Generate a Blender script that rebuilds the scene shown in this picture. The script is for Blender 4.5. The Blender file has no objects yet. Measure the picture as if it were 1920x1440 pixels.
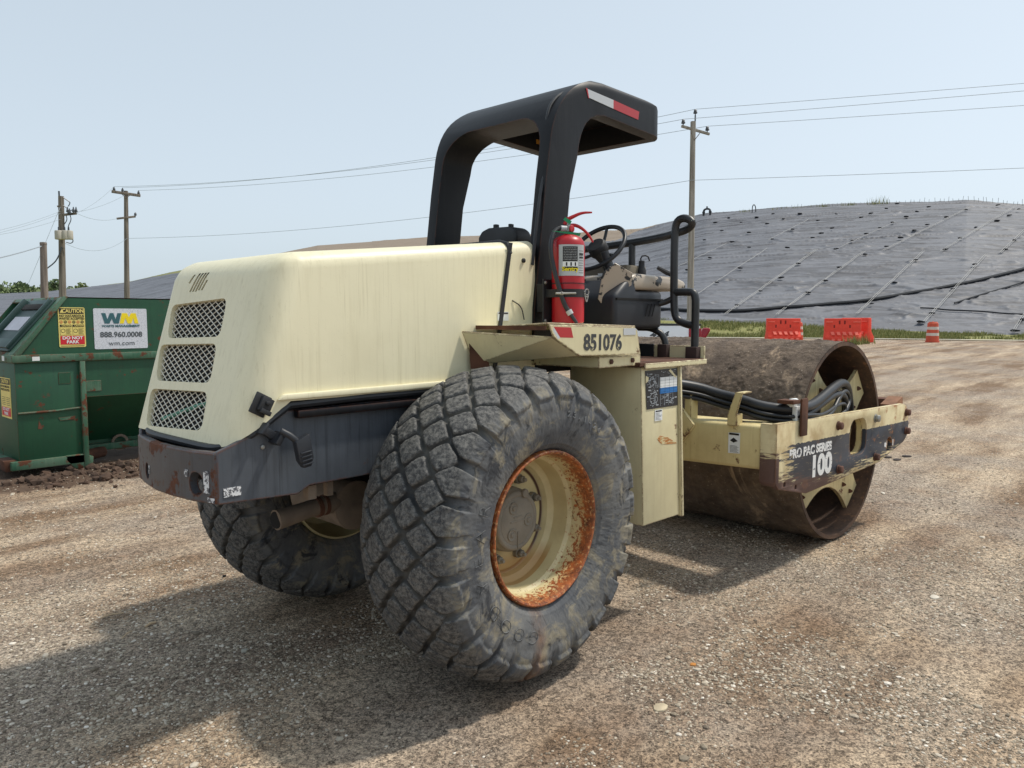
import bpy, bmesh, math, random
import numpy as np
from mathutils import Vector, Matrix, Quaternion
R = math.radians
random.seed(7); RNG = np.random.default_rng(11)
SC = bpy.context.scene
C = SC.collection

# ------------------------------------------------------------------ camera
CAM = np.array([-2.583, -3.2, 1.66]); YAW = R(47.03); PITCH = R(4.8); FPX = 1435.0
VV = np.array([math.sin(YAW)*math.cos(PITCH), math.cos(YAW)*math.cos(PITCH), -math.sin(PITCH)])
RR = np.array([math.cos(YAW), -math.sin(YAW), 0.0]); UU = np.cross(RR, VV)
cd = bpy.data.cameras.new('camera'); co = bpy.data.objects.new('camera', cd); C.objects.link(co)
cd.sensor_width = 36; cd.lens = FPX/1920*36; cd.clip_start = 0.05; cd.clip_end = 3000
co.matrix_world = Matrix(((RR[0], UU[0], -VV[0], CAM[0]), (RR[1], UU[1], -VV[1], CAM[1]), (RR[2], UU[2], -VV[2], CAM[2]), (0, 0, 0, 1)))
SC.camera = co
# ------------------------------------------------------------------ light
SUN_DIR = Vector((0.51, -0.28, 1.0)).normalized()
EL = math.asin(SUN_DIR.z); AZ = math.atan2(SUN_DIR.x, SUN_DIR.y)
w = bpy.data.worlds.new('World'); SC.world = w; w.use_nodes = True
nt = w.node_tree; nt.nodes.clear()
sky = nt.nodes.new('ShaderNodeTexSky'); sky.sky_type = 'NISHITA'; sky.sun_disc = False
sky.sun_elevation = EL; sky.sun_rotation = AZ; sky.air_density = 1.0; sky.dust_density = 2.4; sky.ozone_density = 1.0; sky.altitude = 200
hs = nt.nodes.new('ShaderNodeHueSaturation'); hs.inputs['Saturation'].default_value = 0.38
bg = nt.nodes.new('ShaderNodeBackground'); bg.inputs[1].default_value = 0.15
wo = nt.nodes.new('ShaderNodeOutputWorld')
hz = nt.nodes.new('ShaderNodeMix'); hz.data_type = 'RGBA'; hz.inputs[0].default_value = 0.66; hz.inputs[7].default_value = (2.62, 3.2, 3.66, 1)   # even haze over the sky
nt.links.new(sky.outputs[0], hs.inputs['Color']); nt.links.new(hs.outputs[0], hz.inputs[6]); nt.links.new(hz.outputs[2], bg.inputs[0]); nt.links.new(bg.outputs[0], wo.inputs[0])
sl = bpy.data.lights.new('sun', 'SUN'); sl.energy = 2.25; sl.angle = R(3.5); sl.color = (1.0, 0.93, 0.82)
so = bpy.data.objects.new('sun', sl); C.objects.link(so); so.rotation_mode = 'QUATERNION'
so.rotation_quaternion = SUN_DIR.to_track_quat('Z', 'Y'); so.location = (0, 0, 30)
SC.view_settings.view_transform = 'Standard'; SC.view_settings.look = 'None'; SC.view_settings.exposure = 0.5; SC.view_settings.gamma = 1.0
SC.render.engine = 'CYCLES'

# ------------------------------------------------------------------ helpers
def px2(px, py, D):
    """point on the sight line of a photo pixel at ground distance D"""
    d = VV + (px-960)/FPX*RR - (py-720)/FPX*UU
    return CAM + d*(D/math.hypot(d[0], d[1]))
def azp(px): return YAW + math.atan((px-960)/FPX)

class MB:
    def __init__(s): s.v = []; s.f = []
    def add(s, vs, fs, M=None):
        o = len(s.v)
        for p in vs:
            s.v.append(tuple(M @ Vector(p)) if M is not None else tuple(p))
        for f in fs: s.f.append(tuple(i+o for i in f))
        return s
    def box(s, x, y, z, M=None):
        vs = [(a, b, c) for c in z for b in y for a in x]
        return s.add(vs, [(0,2,3,1),(4,5,7,6),(0,1,5,4),(2,6,7,3),(0,4,6,2),(1,3,7,5)], M)
    def prism(s, poly, axis, a, b, M=None):
        n = len(poly); k = {'x':0,'y':1,'z':2}[axis]
        def mk(p, t):
            q = list(p); q.insert(k, t); return tuple(q)
        vs = [mk(p, a) for p in poly]+[mk(p, b) for p in poly]
        return s.add(vs, [tuple(range(n)), tuple(range(2*n-1, n-1, -1))]+[(i, (i+1) % n, (i+1) % n+n, i+n) for i in range(n)], M)
    def poly(s, pts): return s.add(pts, [tuple(range(len(pts)))])
    def slab(s, pts, t):
        """thick sheet from a 3D polygon"""
        p = [Vector(q) for q in pts]; n = (p[1]-p[0]).cross(p[2]-p[0]).normalized()*t
        m = len(p)
        return s.add([tuple(q) for q in p]+[tuple(q+n) for q in p], [tuple(range(m)), tuple(range(2*m-1, m-1, -1))]+[(i, (i+1) % m, (i+1) % m+m, i+m) for i in range(m)])
    def tube(s, pts, r, seg=10, smooth=0, cap=True):
        P = [Vector(p) for p in pts]
        for _ in range(smooth):
            Q = [P[0]]
            for a, b in zip(P[:-1], P[1:]): Q += [a.lerp(b, .25), a.lerp(b, .75)]
            P = Q+[P[-1]]
        n = len(P); rr = r if hasattr(r, '__len__') else [r]*n
        if len(rr) != n: rr = list(np.interp(np.linspace(0, 1, n), np.linspace(0, 1, len(rr)), rr))
        t0 = (P[1]-P[0]).normalized(); up = Vector((0,0,1)) if abs(t0.z) < .9 else Vector((1,0,0))
        u = t0.cross(up).normalized(); vs = []
        for i, p in enumerate(P):
            t = (P[min(i+1, n-1)]-P[max(i-1, 0)]).normalized()
            u = (u-t*u.dot(t)).normalized(); q = t.cross(u)
            for k in range(seg):
                a = 2*math.pi*k/seg; vs.append(tuple(p+(u*math.cos(a)+q*math.sin(a))*rr[i]))
        fs = [(i*seg+k, i*seg+(k+1) % seg, (i+1)*seg+(k+1) % seg, (i+1)*seg+k) for i in range(n-1) for k in range(seg)]
        if cap: fs += [tuple(range(seg-1, -1, -1)), tuple(range((n-1)*seg, n*seg))]
        return s.add(vs, fs)
    def lathe(s, prof, M, seg=48, closed=False, cap=True):
        """prof = (axis, radius) pairs, axis is local z of M"""
        n = len(prof); vs = []
        for a, r in prof:
            for k in range(seg):
                t = 2*math.pi*k/seg; vs.append((r*math.cos(t), r*math.sin(t), a))
        m = n if closed else n-1
        fs = [(i*seg+k, i*seg+(k+1) % seg, ((i+1) % n)*seg+(k+1) % seg, ((i+1) % n)*seg+k) for i in range(m) for k in range(seg)]
        if not closed and cap:
            if prof[0][1] > 1e-6: fs.append(tuple(range(seg-1, -1, -1)))
            if prof[-1][1] > 1e-6: fs.append(tuple(range((n-1)*seg, n*seg)))
        return s.add(vs, fs, M)
    def build(s, name, mat, parent=None, bev=0, seg=2, ang=35, M=None, smooth=True, keep=False):
        bm = bmesh.new(); vs = [bm.verts.new(p) for p in s.v]
        for f in s.f:
            try: bm.faces.new([vs[i] for i in f])
            except ValueError: pass
        bmesh.ops.remove_doubles(bm, verts=bm.verts, dist=1e-5)
        if not keep: bmesh.ops.recalc_face_normals(bm, faces=bm.faces)
        if bev:
            es = [e for e in bm.edges if len(e.link_faces) == 2 and e.calc_face_angle(0) > R(30)]
            bmesh.ops.bevel(bm, geom=es, offset=bev, segments=seg, profile=.5, affect='EDGES', clamp_overlap=True)
        me = bpy.data.meshes.new(name); bm.to_mesh(me); bm.free()
        return finish(me, name, mat, parent, ang if smooth else None, M)
def finish(me, name, mat, parent=None, ang=35, M=None):
    if ang is not None:
        me.polygons.foreach_set('use_smooth', [True]*len(me.polygons)); me.set_sharp_from_angle(angle=R(ang))
    if mat is not None: me.materials.append(mat)
    o = bpy.data.objects.new(name, me); C.objects.link(o)
    if parent is not None: o.parent = parent
    if M is not None: o.matrix_local = M
    return o
def tag(o, label=None, cat=None, group=None, kind=None):
    if label: o['label'] = label
    if cat: o['category'] = cat
    if group: o['group'] = group
    if kind: o['kind'] = kind
    return o
def thing(name, label, cat, M=None, group=None):
    o = bpy.data.objects.new(name, None); C.objects.link(o); o.empty_display_size = .2
    if M is not None: o.matrix_world = M
    return tag(o, label, cat, group)
def copy_tree(o, parent=None):
    c = o.copy(); C.objects.link(c)
    if parent is not None: c.parent = parent
    for ch in [x for x in bpy.data.objects if x.parent is o]: copy_tree(ch, c)
    return c
def npmesh(name, V, F, mat, parent=None, ang=None, smooth=True):
    me = bpy.data.meshes.new(name); V = np.asarray(V, np.float32); F = np.asarray(F, np.int32)
    me.vertices.add(len(V)); me.vertices.foreach_set('co', V.ravel())
    k = F.shape[1]; me.loops.add(F.size); me.loops.foreach_set('vertex_index', F.ravel())
    me.polygons.add(len(F)); me.polygons.foreach_set('loop_start', np.arange(0, F.size, k, dtype=np.int32))
    try: me.polygons.foreach_set('loop_total', np.full(len(F), k, np.int32))
    except Exception: pass
    me.polygons.foreach_set('use_smooth', np.full(len(F), bool(smooth)))
    me.update(calc_edges=True); me.validate()
    if ang: me.set_sharp_from_angle(angle=R(ang))
    if mat is not None: me.materials.append(mat)
    o = bpy.data.objects.new(name, me); C.objects.link(o)
    if parent is not None: o.parent = parent
    return o
def frame(o, x, y, z): return Matrix(((x[0],y[0],z[0],o[0]),(x[1],y[1],z[1],o[1]),(x[2],y[2],z[2],o[2]),(0,0,0,1)))
def side(x, y, z): return frame((x,y,z),(1,0,0),(0,0,1),(0,-1,0))      # upright sheet facing -Y, reading along +X
def axisY(x, y, z): return frame((x,y,z),(1,0,0),(0,0,1),(0,-1,0))     # local z points to -Y
def axisX(x, y, z): return frame((x,y,z),(0,1,0),(0,0,1),(1,0,0))
def baked(o):
    dg = bpy.context.evaluated_depsgraph_get(); dg.update()
    me = bpy.data.meshes.new_from_object(o.evaluated_get(dg)); return me
def cut(o, cutters):
    for c in cutters:
        m = o.modifiers.new('b', 'BOOLEAN'); m.operation = 'DIFFERENCE'; m.object = c; m.solver = 'EXACT'
    me = baked(o); o.modifiers.clear(); old = o.data; o.data = me; bpy.data.meshes.remove(old)
    me.polygons.foreach_set('use_smooth', [True]*len(me.polygons)); me.set_sharp_from_angle(angle=R(35))
    for c in cutters: bpy.data.objects.remove(c)
    return o
def bmod(o, wdt, seg=2, ang=35):
    m = o.modifiers.new('bev', 'BEVEL'); m.width = wdt; m.segments = seg; m.limit_method = 'ANGLE'; m.angle_limit = R(ang); m.harden_normals = False
    me = baked(o); o.modifiers.clear(); o.data = me
    me.polygons.foreach_set('use_smooth', [True]*len(me.polygons)); me.set_sharp_from_angle(angle=R(40)); return o
def textmesh(s, size, ext=.0006, off=0.0, sx=1.0, shear=0.0, space=1.0, align='CENTER', outline=0):
    cu = bpy.data.curves.new('t', 'FONT'); cu.body = s; cu.size = size; cu.align_x = align; cu.align_y = 'CENTER'
    cu.extrude = ext; cu.offset = off; cu.shear = shear; cu.space_character = space; cu.resolution_u = 4
    if outline: cu.fill_mode = 'NONE'; cu.extrude = 0; cu.bevel_depth = outline; cu.bevel_resolution = 1
    o = bpy.data.objects.new('t', cu); C.objects.link(o); me = baked(o); bpy.data.objects.remove(o)
    me.transform(Matrix.Diagonal((sx, 1, 1, 1))); return me
def text(s, size, mat, parent, M, name='lettering', **k):
    me = textmesh(s, size, **k); me.materials.clear(); me.transform(M); return finish(me, name, mat, parent, None)
def join(meshes, name, mat, parent):
    bm = bmesh.new()
    for m in meshes: bm.from_mesh(m)
    me = bpy.data.meshes.new(name); bm.to_mesh(me); bm.free(); me.materials.clear()
    return finish(me, name, mat, parent, None)
def vnoise(x, y, seed=0):
    """2D value noise, numpy"""
    xi = np.floor(x).astype(np.int64); yi = np.floor(y).astype(np.int64); xf = x-xi; yf = y-yi
    def h(a, b):
        n = (a*374761393+b*668265263+seed*1442695041) & 0xffffffff
        n = ((n ^ (n >> 13))*1274126177) & 0xffffffff
        return ((n ^ (n >> 16)) & 0xffff)/65535.0
    u = xf*xf*(3-2*xf); v = yf*yf*(3-2*yf)
    return (h(xi, yi)*(1-u)+h(xi+1, yi)*u)*(1-v)+(h(xi, yi+1)*(1-u)+h(xi+1, yi+1)*u)*v
def fbm(x, y, o=4, seed=0):
    s = 0; a = .5
    for i in range(o): s = s+a*vnoise(x*2**i, y*2**i, seed+i); a *= .5
    return s/(1-.5**o)

# ------------------------------------------------------------------ materials
def S(r, g, b):
    f = lambda c: (c/255/12.92) if c <= 10 else ((c/255+.055)/1.055)**2.4
    return (f(r), f(g), f(b), 1)
class Mt:
    def __init__(s, name, rough=.6, metal=0, spec=.5):
        s.m = bpy.data.materials.new(name); s.m.use_nodes = True; s.t = s.m.node_tree
        s.b = s.t.nodes['Principled BSDF']; s.b.inputs['Roughness'].default_value = rough
        s.b.inputs['Metallic'].default_value = metal; s.b.inputs['Specular IOR Level'].default_value = spec
        s.tc = s.t.nodes.new('ShaderNodeTexCoord'); s.h = None
    def L(s, a, b): s.t.links.new(a, b)
    def put(s, sock, v):
        if v is None: return
        if hasattr(v, 'is_linked'): s.L(v, sock)
        else: sock.default_value = v
    def co(s, scale=(1,1,1), rot=(0,0,0), loc=(0,0,0), src='Object'):
        n = s.t.nodes.new('ShaderNodeMapping'); s.L(s.tc.outputs[src], n.inputs[0])
        n.inputs['Scale'].default_value = scale; n.inputs['Rotation'].default_value = rot; n.inputs['Location'].default_value = loc
        return n.outputs[0]
    def noise(s, scale, detail=3, vec=None, rough=.55, dist=0):
        n = s.t.nodes.new('ShaderNodeTexNoise'); n.inputs['Scale'].default_value = scale; n.inputs['Detail'].default_value = detail
        n.inputs['Roughness'].default_value = rough; n.inputs['Distortion'].default_value = dist
        s.L(vec if vec is not None else s.tc.outputs['Object'], n.inputs['Vector']); return n.outputs['Fac']
    def vor(s, scale, vec=None, feat='F1', out='Distance', rnd=1):
        n = s.t.nodes.new('ShaderNodeTexVoronoi'); n.feature = feat; n.inputs['Scale'].default_value = scale; n.inputs['Randomness'].default_value = rnd
        s.L(vec if vec is not None else s.tc.outputs['Object'], n.inputs['Vector']); return n.outputs[out]
    def ramp(s, f, *st):
        n = s.t.nodes.new('ShaderNodeValToRGB'); s.L(f, n.inputs[0]); e = n.color_ramp.elements
        while len(e) < len(st): e.new(.5)
        for el, (p, c) in zip(e, st):
            el.position = p; el.color = c if hasattr(c, '__len__') else (c, c, c, 1)
        return n.outputs[0]
    def mix(s, f, a, b, mode='MIX'):
        n = s.t.nodes.new('ShaderNodeMix'); n.data_type = 'RGBA'; n.blend_type = mode
        s.put(n.inputs[0], f); s.put(n.inputs[6], a); s.put(n.inputs[7], b); return n.outputs[2]
    def math(s, op, a, b=None, c=None, clamp=False):
        n = s.t.nodes.new('ShaderNodeMath'); n.operation = op; n.use_clamp = clamp
        s.put(n.inputs[0], a); s.put(n.inputs[1], b)
        if c is not None: s.put(n.inputs[2], c)
        return n.outputs[0]
    def sep(s, v=None):
        n = s.t.nodes.new('ShaderNodeSeparateXYZ'); s.L(v if v is not None else s.tc.outputs['Object'], n.inputs[0]); return n.outputs
    def bump(s, h, strength=.3, dist=.01):
        n = s.t.nodes.new('ShaderNodeBump'); n.inputs['Strength'].default_value = strength; n.inputs['Distance'].default_value = dist
        s.L(h, n.inputs['Height'])
        if s.h is not None: s.L(s.h, n.inputs['Normal'])
        s.h = n.outputs[0]; s.L(s.h, s.b.inputs['Normal']); return s
    def edge(s, rad=.008, lo=.012, hi=.07, nscale=25):
        n = s.t.nodes.new('ShaderNodeBevel'); n.samples = 4; n.inputs['Radius'].default_value = rad
        g = s.t.nodes.new('ShaderNodeNewGeometry'); d = s.t.nodes.new('ShaderNodeVectorMath'); d.operation = 'DOT_PRODUCT'
        s.L(n.outputs[0], d.inputs[0]); s.L(g.outputs['Normal'], d.inputs[1])
        e = s.math('SUBTRACT', 1.0, d.outputs['Value']); e = s.ramp(e, (lo, 0), (hi, 1))
        return s.math('MULTIPLY', e, s.ramp(s.noise(nscale, 4), (.36, 0), (.50, 1)))
    def col(s, c): s.put(s.b.inputs['Base Color'], c); return s
    def rgh(s, c): s.put(s.b.inputs['Roughness'], c); return s

def plain(name, c, rough=.6, metal=0, var=.12, bs=60, bump=.1, spec=.5):
    m = Mt(name, rough, metal, spec); n = m.noise(7, 5)
    lo = tuple(x*(1-var) for x in c[:3])+(1,); hi = tuple(min(1, x*(1+var)) for x in c[:3])+(1,)
    m.col(m.ramp(n, (.3, lo), (.7, hi)))
    if bump: m.bump(m.noise(bs, 4), bump, .004)
    return m.m
RUST = S(112, 62, 34); RUSTD = S(70, 45, 34); RUSTO = S(170, 95, 45)
def painted(name, c, rough=.5, rust=.0, edge=.0, dirt=.35, streak=.35, dirtc=None, chips=0, grime_z=None, erad=.012, spec=.5):
    m = Mt(name, rough, 0, spec); dc = dirtc or tuple(x*.55 for x in c[:3])+(1,)
    k = m.mix(m.math('MULTIPLY', m.ramp(m.noise(2.6, 6, rough=.6), (.42, 0), (.72, 1)), dirt), c, dc)
    st = m.noise(1.0, 5, m.co((34, 34, 1.6)), .6)
    k = m.mix(m.math('MULTIPLY', m.ramp(st, (.5, 0), (.70, 1)), streak), k, dc)
    st2 = m.noise(1.0, 5, m.co((85, 85, 2.4), loc=(3, 7, 1)), .65); k = m.mix(m.math('MULTIPLY', m.math('MULTIPLY', m.ramp(st2, (.56, 0), (.66, 1)), m.ramp(m.noise(1.6, 3), (.4, .3), (.6, 1))), streak*1.3), k, dc)
    sp = m.ramp(m.noise(150, 2), (.68, 0), (.74, 1)); k = m.mix(m.math('MULTIPLY', sp, .35), k, dc)
    rg = rough
    if rust:
        a = m.noise(5.5, 8, rough=.68); mask = m.ramp(a, (.66-rust, 0), (.70-rust, 1))
        b = m.mix(m.noise(40, 4), RUSTD, RUST)
        k = m.mix(mask, k, b); rg = m.mix(mask, (rough,)*3+(1,), (.9,)*3+(1,))
    if edge:
        em = m.math('MULTIPLY', m.edge(erad), edge); k = m.mix(em, k, m.mix(m.noise(60, 3), RUSTD, RUST))
    if chips:
        cm = m.ramp(m.noise(22, 6, rough=.75), (.70-chips, 0), (.71-chips, 1)); k = m.mix(cm, k, RUSTD)
    m.col(k); m.rgh(rg); m.bump(m.noise(9, 4), .12, .01); m.bump(m.noise(240, 3), .06, .002)
    return m.m
CREAM = S(214, 205, 168)
mCream = painted('cream_fibreglass', S(229, 222, 190), .42, dirt=.16, streak=.20, dirtc=S(182, 172, 136))
mCreamS = painted('cream_steel', S(220, 211, 172), .5, rust=.03, edge=1, dirt=.30, streak=.10, dirtc=S(160, 140, 100))
mCreamY = painted('cream_yoke', S(214, 198, 146), .5, rust=.07, edge=1, dirt=.45, streak=.14, dirtc=S(150, 118, 72))
mRimC = None
mGrey = painted('slate_paint', S(78, 84, 92), .42, rust=.02, edge=.9, dirt=.6, streak=.6, dirtc=S(48, 52, 58))
mBump = painted('worn_slate_paint', S(76, 80, 86), .5, rust=.125, edge=1, dirt=.6, streak=.4, dirtc=S(60, 50, 48), chips=.10, erad=.012)
mBlack = painted('black_gloss_paint', S(12, 13, 18), .46, dirt=.35, streak=.35, dirtc=S(34, 34, 36), edge=.4, spec=.28)
mBlackM = plain('black_matt', S(34, 35, 38), .6, var=.3)
mBlackP = plain('black_plastic', S(38, 41, 47), .48, var=.15, bump=.05)
mDark = plain('dark_interior', S(18, 18, 19), .9, var=.3)
mHose = plain('hose_rubber', S(36, 38, 42), .45, var=.35, bs=30)
mRail = plain('rail_paint', S(42, 44, 47), .4, var=.3)
mRust = plain('rusty_steel', S(88, 56, 40), .9, var=.4, bs=90, bump=.5)
mBolt = plain('rusty_bolt', S(92, 62, 50), .85, var=.4, bs=120, bump=.5)
mSteel = plain('bare_steel', S(150, 150, 146), .45, .6, var=.2)
mMuff = plain('muffler_steel', S(122, 108, 94), .75, .1, var=.3, bs=50, bump=.3)
mCast = plain('cast_hub', S(126, 120, 108), .8, 0, var=.2, bs=110, bump=.3)
mRed = plain('extinguisher_red', S(172, 22, 32), .36, var=.08, bump=.03)
mSilver = plain('label_silver', S(176, 180, 182), .45, var=.06)
mGreenT = plain('green_tag', S(20, 135, 90), .5, var=.1)
mWhite = plain('white_print', S(225, 228, 228), .55, var=.04, bump=0)
mInk = plain('black_print', S(26, 26, 28), .6, var=.1, bump=0)
mYel = plain('yellow_print', S(222, 205, 30), .5, var=.06, bump=0)
mStY = plain('caution_yellow', S(226, 208, 120), .5, var=.07, bump=0)
mStR = plain('sticker_red', S(200, 30, 45), .5, var=.06, bump=0)
mBlue = plain('decal_blue', S(32, 110, 178), .5, var=.1, bump=0)
mTeal = plain('logo_teal', S(50, 96, 104), .55, var=.06, bump=0)
mLogoY = plain('logo_yellow', S(240, 215, 25), .55, var=.04, bump=0)
mInkW = Mt('worn_black_print', .6); mInkW.col(mInkW.mix(mInkW.ramp(mInkW.noise(38, 6, rough=.7), (.60, 0), (.63, 1)), S(58, 60, 62), S(205, 194, 150))); mInkW = mInkW.m
def worn_white(t=.55):
    m = Mt('worn_white_print', .6); n = m.noise(14, 6, m.co((1, 1, 3.5), (0, R(12), 0)), .75)
    m.col(m.mix(m.ramp(n, (t, 0), (t+.03, 1)), S(226, 226, 224), S(60, 66, 76))); return m.m
mWW = worn_white(); mWW2 = worn_white(.60)
def reflective(name, c):
    m = Mt(name, .3); v = m.vor(160, out='Distance', rnd=0); m.col(m.mix(m.ramp(v, (.25, 0), (.5, .6)), c, tuple(x*.7 for x in c[:3])+(1,))); return m.m
mRefW = reflective('reflector_white', S(206, 210, 214)); mRefR = reflective('reflector_red', S(190, 45, 50))

# special materials
def m_tyre():
    m = Mt('tyre_rubber', .78)
    k = m.mix(m.ramp(m.noise(3.2, 6, rough=.65), (.38, 0), (.66, 1)), S(74, 77, 82), S(112, 112, 110))
    k = m.mix(m.ramp(m.noise(7, 7, rough=.7, dist=1.2), (.50, 0), (.62, 1)), k, S(134, 127, 110))
    k = m.mix(m.ramp(m.noise(4.3, 6, m.co((1, 1, 1), loc=(3, 1, 2)), .7, 1.5), (.56, 0), (.64, 1)), k, S(52, 54, 58))
    at = m.t.nodes.new('ShaderNodeAttribute'); at.attribute_name = 'lug'
    top = m.mix(m.ramp(m.noise(48, 6, rough=.85), (.42, 0), (.60, 1)), S(50, 51, 53), S(112, 110, 106))
    gro = m.mix(m.ramp(m.noise(5, 5), (.35, 0), (.65, 1)), S(38, 40, 43), S(84, 82, 77))
    tr = m.mix(m.ramp(at.outputs['Fac'], (.55, 0), (.8, 1)), gro, top)
    at2 = m.t.nodes.new('ShaderNodeAttribute'); at2.attribute_name = 'tread'
    k = m.mix(at2.outputs['Fac'], k, tr)
    x = m.sep(); # orange rust run below the rim
    d = m.math('ABSOLUTE', m.math('ADD', m.math('ADD', x[0], .085), m.math('MULTIPLY', m.math('ADD', x[2], .36), -.12)))
    d = m.math('ADD', d, m.math('MULTIPLY', m.noise(14, 4), .05))
    f = m.math('MULTIPLY', m.ramp(d, (.02, 1), (.085, 0)), m.ramp(x[2], (0, 1), (.001, 0)))
    f = m.math('MULTIPLY', f, m.math('LESS_THAN', x[2], -.33))
    f = m.math('MULTIPLY', f, m.math('LESS_THAN', x[1], -.18))
    k = m.mix(m.math('MULTIPLY', f, m.ramp(m.noise(11, 5), (.3, .05), (.7, .55))), k, S(150, 104, 62))
    m.col(k); m.bump(m.noise(35, 6, rough=.7), .28, .006); m.bump(m.noise(160, 4), .25, .002)
    return m.m
mTyre = m_tyre(); mTyreL = plain('tyre_lettering', S(112, 114, 116), .7, var=.25)
def m_rim():
    m = Mt('rusty_cream_rim', .45); x = m.sep()
    r = m.math('POWER', m.math('ADD', m.math('MULTIPLY', x[0], x[0]), m.math('MULTIPLY', x[2], x[2])), .5)
    t = m.math('ADD', m.math('MULTIPLY', x[1], -1), m.math('MULTIPLY', m.math('SUBTRACT', m.noise(6, 4), .5), .10))
    cream = m.mix(m.ramp(m.noise(4, 5), (.45, 0), (.7, .6)), S(206, 194, 150), S(165, 148, 108))
    rust = m.mix(m.ramp(m.noise(20, 7, rough=.8), (.35, 0), (.65, 1)), S(70, 40, 30), S(188, 104, 50)); rust = m.mix(m.ramp(m.noise(70, 3), (.55, 0), (.7, .7)), rust, S(222, 176, 120))
    spot = m.math('ADD', m.noise(55, 6, rough=.75), m.math('MULTIPLY', t, 1.7))
    k = m.mix(m.ramp(m.math('ADD', t, m.math('MULTIPLY', m.noise(7, 5), .08)), (.18, 0), (.26, .7)), cream, S(196, 150, 86))
    k = m.mix(m.ramp(spot, (.79, 0), (.81, 1)), k, rust)
    k = m.mix(m.ramp(m.math('ADD', t, m.math('MULTIPLY', m.noise(9, 5), .03)), (.205, 0), (.235, 1)), k, rust)
    ed = m.math('MULTIPLY', m.ramp(m.math('ABSOLUTE', m.math('SUBTRACT', r, .252)), (.004, 1), (.011, 0)), m.math('LESS_THAN', m.math('MULTIPLY', x[1], -1), .03))
    k = m.mix(ed, k, RUSTD)
    low = m.math('MULTIPLY', m.ramp(m.math('MULTIPLY', x[2], -1), (.15, 0), (.22, 1)), m.math('LESS_THAN', m.math('MULTIPLY', x[1], -1), .06))
    k = m.mix(m.math('MULTIPLY', m.math('MULTIPLY', low, .7), m.math('LESS_THAN', x[1], .02)), k, S(170, 122, 60))
    m.col(k); m.bump(m.noise(60, 5, rough=.7), .3, .004); return m.m
mRim = m_rim()
def m_drum(name, mud):
    m = Mt(name, .9 if mud else .75); n = m.noise(5, 8, rough=.7)
    if mud:
        k = m.mix(m.ramp(n, (.35, 0), (.68, 1)), S(78, 65, 55), S(132, 115, 98))
        k = m.mix(m.ramp(m.noise(1.7, 6, rough=.7, dist=.8), (.56, 0), (.63, 1)), k, S(170, 148, 124))
        v = m.vor(45, out='Distance'); k = m.mix(m.math('MULTIPLY', m.ramp(v, (.10, 1), (.2, 0)), m.ramp(m.noise(20, 2), (.5, 0), (.6, 1))), k, S(186, 172, 156))
        m.col(k); m.bump(m.noise(14, 8, rough=.75), .9, .03); m.bump(m.noise(90, 5, rough=.7), .7, .008)
    else:
        k = m.mix(m.ramp(n, (.35, 0), (.65, 1)), S(58, 44, 36), S(104, 78, 60)); k = m.mix(m.ramp(m.noise(30, 6), (.58, 0), (.7, 1)), k, S(128, 92, 66))
        m.col(k); m.bump(m.noise(40, 6), .3, .005)
    return m.m
mMud = m_drum('caked_mud', True); mDrumIn = m_drum('rusty_drum_inside', False)
def m_plate():
    m = Mt('scuffed_side_plate', .5); x = m.sep()
    cream = m.mix(m.ramp(m.noise(7, 6), (.4, 0), (.7, .8)), S(222, 208, 166), S(176, 150, 104))
    navy = m.mix(m.noise(9, 4), S(40, 46, 58), S(62, 68, 78))
    prim = m.mix(m.noise(12, 4), S(82, 60, 56), S(104, 80, 74))
    topl = m.math('ADD', m.math('MULTIPLY', x[0], -.018), .838)
    band = m.math('LESS_THAN', m.math('ADD', x[2], m.math('MULTIPLY', m.math('SUBTRACT', m.noise(30, 5), .5), .03)), topl)
    botd = m.math('SUBTRACT', x[2], m.math('ADD', .515, m.math('MULTIPLY', m.math('ABSOLUTE', m.math('ADD', x[0], .5)), .05)))
    scr = m.noise(1.0, 7, m.co((5.5, 5.5, 75), (0, R(11), 0)), .72)
    wear = m.math('ADD', scr, m.math('ADD', m.ramp(botd, (0, .24), (.085, 0)), m.ramp(m.math('ADD', x[0], 1.25), (.02, .28), (.26, 0))))
    k = m.mix(m.math('MULTIPLY', band, m.ramp(wear, (.64, 1), (.68, 0))), cream, navy)
    fine = m.noise(1.0, 6, m.co((9, 9, 160), (0, R(-9), 0)), .7)
    k = m.mix(m.ramp(fine, (.64, 0), (.66, .8)), k, S(190, 170, 130))
    pz = m.math('ADD', m.math('ADD', m.math('SUBTRACT', x[2], m.math('MULTIPLY', m.math('LESS_THAN', x[0], -1.272), .14)), m.math('MULTIPLY', m.math('ADD', x[0], 1.3), .12)), m.math('MULTIPLY', m.math('SUBTRACT', scr, .5), .35))
    k = m.mix(m.math('MULTIPLY', m.ramp(pz, (.655, 1), (.68, 0)), m.ramp(x[0], (.0, 1), (.001, 1))), k, prim)
    ru = m.ramp(m.noise(5, 8, rough=.7), (.57, 0), (.62, 1)); k = m.mix(m.math('MULTIPLY', ru, m.ramp(x[0], (-.1, .2), (.6, 1))), k, m.mix(m.noise(30, 3), S(138, 84, 48), S(176, 122, 72)))
    k = m.mix(m.edge(.012, .02, .1), k, m.mix(m.noise(30, 3), S(86, 62, 54), S(150, 104, 66)))
    m.col(k); m.bump(fine, .15, .003); m.bump(m.noise(18, 4), .15, .004); return m.m
mPlate = m_plate()

# ================================================================== SOIL COMPACTOR
roller = thing('soil_compactor', 'cream and black soil compactor with a mud caked steel drum, parked on the gravel lot', 'roller')

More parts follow.
